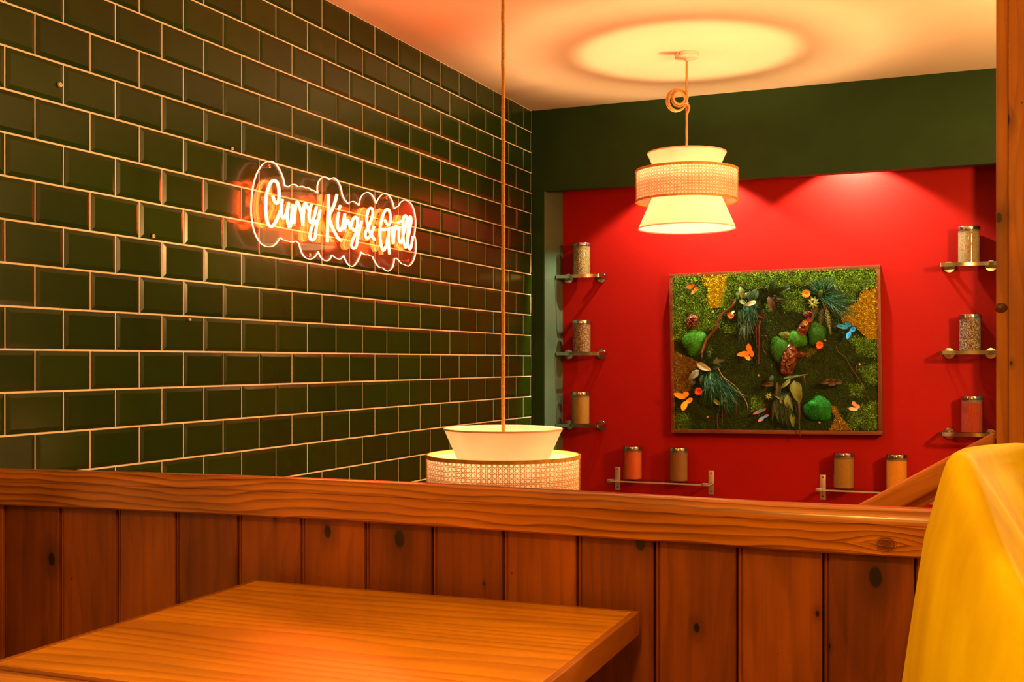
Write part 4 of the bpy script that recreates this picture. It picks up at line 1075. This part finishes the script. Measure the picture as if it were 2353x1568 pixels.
# succulents
def rosette(cx, cy, r, key, n=9, rings=3, d=.03):
    q0 = mp_(cx, cy, d)
    for k in range(rings):
        for i in range(n-k*2):
            a = 360/(n-k*2)*i + k*23; leaf(cx, cy, r*(1-.28*k), r*.45, a, key, d + .004*k, curl=-.006+.012*k, pointy=.8, name='petal')
LM['su'] = leafmat('succulent_green', (.30,.42,.10)); rosette(1340,365,58,'su'); rosette(952,1185,36,'su',7,2,.035)
# grassy sprays
def spray(cx, cy, n, ln, a0, a1, cols, d=.02, w_=.0006):
    b = MB()
    for _ in range(n):
        a = math.radians(rnd.uniform(a0, a1)); l = ln*S_*rnd.uniform(.45, 1.05); q = mp_(cx+rnd.gauss(0,22), cy+rnd.gauss(0,22), d)
        v = Vector((-math.sin(a), 0, -math.cos(a))); s_ = Vector((math.cos(a), 0, -math.sin(a)))*w_; bend = rnd.uniform(-.25, .25); o_ = rnd.uniform(.01, .035)
        pts = [q + v*l*t + s_/w_*bend*l*t*t + Vector((0, -o_*math.sin(PI*t*.7), 0)) for t in (0, .35, .7, 1)]
        c = rnd.choice(cols); k = rnd.uniform(.5, 1.3); c = tuple(x*k for x in c)
        b.add([pts[0]-s_, pts[0]+s_, pts[1]+s_*1.2, pts[1]-s_*1.2, pts[2]+s_, pts[2]-s_, pts[3]], [(0,1,2,3),(3,2,4,5),(5,4,6)], c)
    obj('needle_spray', b, M_moss, pic, smooth='keep', kind='stuff', label='blue-green needle foliage')
TE = [(.008,.10,.04),(.015,.15,.06),(.10,.34,.20),(.004,.03,.01),(.003,.02,.006),(.002,.012,.004)]
spray(1440,300,260,170,110,250,TE,.02); spray(1450,330,330,230,-95,-35,TE,.025); spray(1480,360,60,280,-70,-45,TE,.02)
spray(430,1010,300,270,-50,10,TE,.02); spray(520,1040,300,300,-55,-15,TE,.02); spray(560,1150,120,200,-50,0,TE,.02)
spray(790,400,200,230,-20,30,TE,.02); spray(760,480,120,220,-10,20,[(.02,.10,.06),(.2,.3,.25)],.02)
spray(1080,1180,160,260,-15,15,[(.02,.05,.02),(.05,.09,.03)],.02)
# ferns
def fern(cx, cy, ln, wd, ang, col, d=.035):
    b = MB(); q0 = mp_(cx, cy, d); a = math.radians(ang); v = Vector((-math.sin(a), 0, -math.cos(a))); s_ = Vector((math.cos(a), 0, -math.sin(a)))
    n = 16
    for i in range(n):
        t = i/n; p = q0 + v*ln*S_*t + Vector((0,-.012*math.sin(PI*t*.8),0)); wl_ = wd*S_/2*(1-t)**.7*(.5+.5*min(1,t*5))
        for sd in (-1, 1):
            e = p + s_*sd*wl_ + v*ln*S_*.05; h = v*(ln*S_/n*.36)
            b.add([p-h, p+h, e+h*.3, e-h*.2], [(0,1,2,3)], tuple(x*(.8+.4*rnd.random()) for x in col))
    e = q0 + v*ln*S_ ; b.add([q0 - s_*.0006, q0 + s_*.0006, e + Vector((0,-.007,0))], [(0,1,2)], tuple(x*.6 for x in col))
    obj('fern_frond', b, M_moss, pic, smooth='keep')
fern(1460,430,220,60,-10,(.20,.28,.10)); fern(1420,420,200,60,5,(.07,.075,.02)); fern(1380,400,150,60,20,(.07,.075,.02)); fern(1120,1180,140,60,-22,(.24,.30,.08),.05); fern(1005,1230,180,50,5,(.07,.07,.02))
fern(1090,1030,210,34,-100,(.16,.36,.16),.045); fern(715,540,120,34,-18,(.30,.40,.30)); fern(470,890,110,60,-100,(.11,.13,.06)); fern(1000,1250,160,50,-15,(.10,.14,.05)); fern(490,930,90,70,-170,(.11,.13,.06),.03)
# flowers
def flower(cx, cy, r, c1, name='dried_flower', n=14, rings=3, d=.03):
    b = MB(); q0 = mp_(cx, cy, d)
    for k in range(rings):
        rr = r*S_*(1-.25*k)
        for i in range(n):
            a = 2*PI*i/n + k*.3; v = Vector((math.cos(a), -.25-.3*k, math.sin(a))); s_ = Vector((-math.sin(a), 0, math.cos(a)))*rr*.26
            c = tuple(x*rnd.uniform(.7,1.1) for x in c1); q = q0 + Vector((0,-.002*k,0))
            b.add([q, q+v*rr*.6+s_, q+v*rr, q+v*rr*.6-s_], [(0,1,2,3)], c)
    b.lathe([(0,-.010),(r*S_*.25,-.008),(r*S_*.3,-.003)], q0, 8, axis='y', col=tuple(x*.6 for x in c1))
    obj(name, b, M_moss, pic, smooth='keep')
flower(622,482,34,(.85,.34,.02)); flower(1280,290,40,(.90,.38,.02)); flower(340,1145,40,(.75,.09,.03)); flower(1398,740,36,(.75,.17,.02)); flower(1310,520,24,(.40,.05,.02)); flower(1275,550,26,(.5,.36,.03))
for (x, y) in ((465,445),(1122,240),(860,1005),(1745,905),(1445,698),(415,1370),(1395,1418),(1808,243)): flower(x, y, 11, (.85,.42,.28), 'bead_flower', 6, 1, .02)
# butterflies
def butterfly(wings, c1, edge, label, body, d=.045):
    q = mp_(*body, d); e = bpy.data.objects.new('butterfly', mesh_from('butterfly', (lambda m: (m.tube([q+Vector((-.006,0,-.006)), q, q+Vector((.007,0,.006))], [.0006,.0014,.0008], 6), m)[1])(MB()), q, M_screw)); COL.objects.link(e)
    e.parent = pic; e.location = q - wl(pic); e['label'] = label
    for (cx, cy, rx, ry, ang) in wings:
        b = MB(); c = mp_(cx, cy, d); a = math.radians(-ang); ca, sa = math.cos(a), math.sin(a); n = 20
        def P(k, t, off=0):
            x = rx*S_*k*math.cos(t)*(1+.10*math.cos(2*t)); z = ry*S_*k*math.sin(t)*(1+.12*math.cos(t))
            X = x*ca - z*sa; Z = x*sa + z*ca; p = c + Vector((X, 0, Z)); p.y -= .010*min(1, ((p-q).length)/.05) + off; return p
        vs = [P(0, 0)] + [P(k, 2*PI*i/n, .0) for k in (.84, 1.0) for i in range(n)]
        b.add(vs, [(0, 1+i, 1+(i+1)%n) for i in range(n)], c1); nb = len(b.v)
        b.add(vs[1:], [(i, (i+1)%n, n+(i+1)%n, n+i) for i in range(n)], edge)
        for i in range(5):
            t = -.9 + i*.45 + PI*(0 if (c-q).x*ca > 0 else 1); p0 = P(.05, t, .0004); p1 = P(.9, t, .0004); s_ = (p1-p0).cross(Vector((0,1,0))).normalized()*.00045
            b.add([p0-s_, p0+s_, p1+s_, p1-s_], [(0,1,2,3)], edge)
        obj('wing', b, M_wing, e, smooth='keep')
M_wing = attr_mat('butterfly_paper', .55)
O1, O2 = (.90,.36,.02), (.80,.20,.02)
butterfly([(738,818,52,24,-8),(772,845,34,20,48),(788,770,22,42,-12),(808,815,20,30,-8)], (.90,.30,.02), (.80,.20,.02), 'orange paper butterfly', (790,825))
butterfly([(182,1182,52,26,18),(232,1172,32,24,-20),(222,1270,26,46,22),(262,1228,38,22,-35)], (.95,.46,.02), (.85,.30,.02), 'amber paper butterfly with speckled wings', (232,1205))
butterfly([(270,232,36,22,-8),(295,218,18,15,0),(322,250,22,18,-30),(300,278,26,15,-50)], (.75,.22,.03), (.30,.05,.01), 'rust and cream paper butterfly', (298,245))
butterfly([(1600,580,52,22,12),(1650,562,24,34,-60),(1690,605,32,25,-32),(1655,652,20,40,22)], (.015,.36,1.0), (.006,.02,.08), 'blue paper butterfly with dark veins', (1645,600))
butterfly([(872,1322,52,15,-24),(912,1308,26,10,-35),(892,1388,30,16,-40),(930,1362,30,12,-25)], (.03,.34,.80), (.65,.06,.03), 'small blue and red paper butterfly', (900,1348))
butterfly([(1705,1255,16,26,-35),(1735,1275,15,20,-50),(1682,1296,24,15,5),(1712,1300,22,15,-10)], (.90,.48,.34), (.80,.36,.24), 'pale pink paper butterfly', (1700,1280))
bpy.context.view_layer.update()
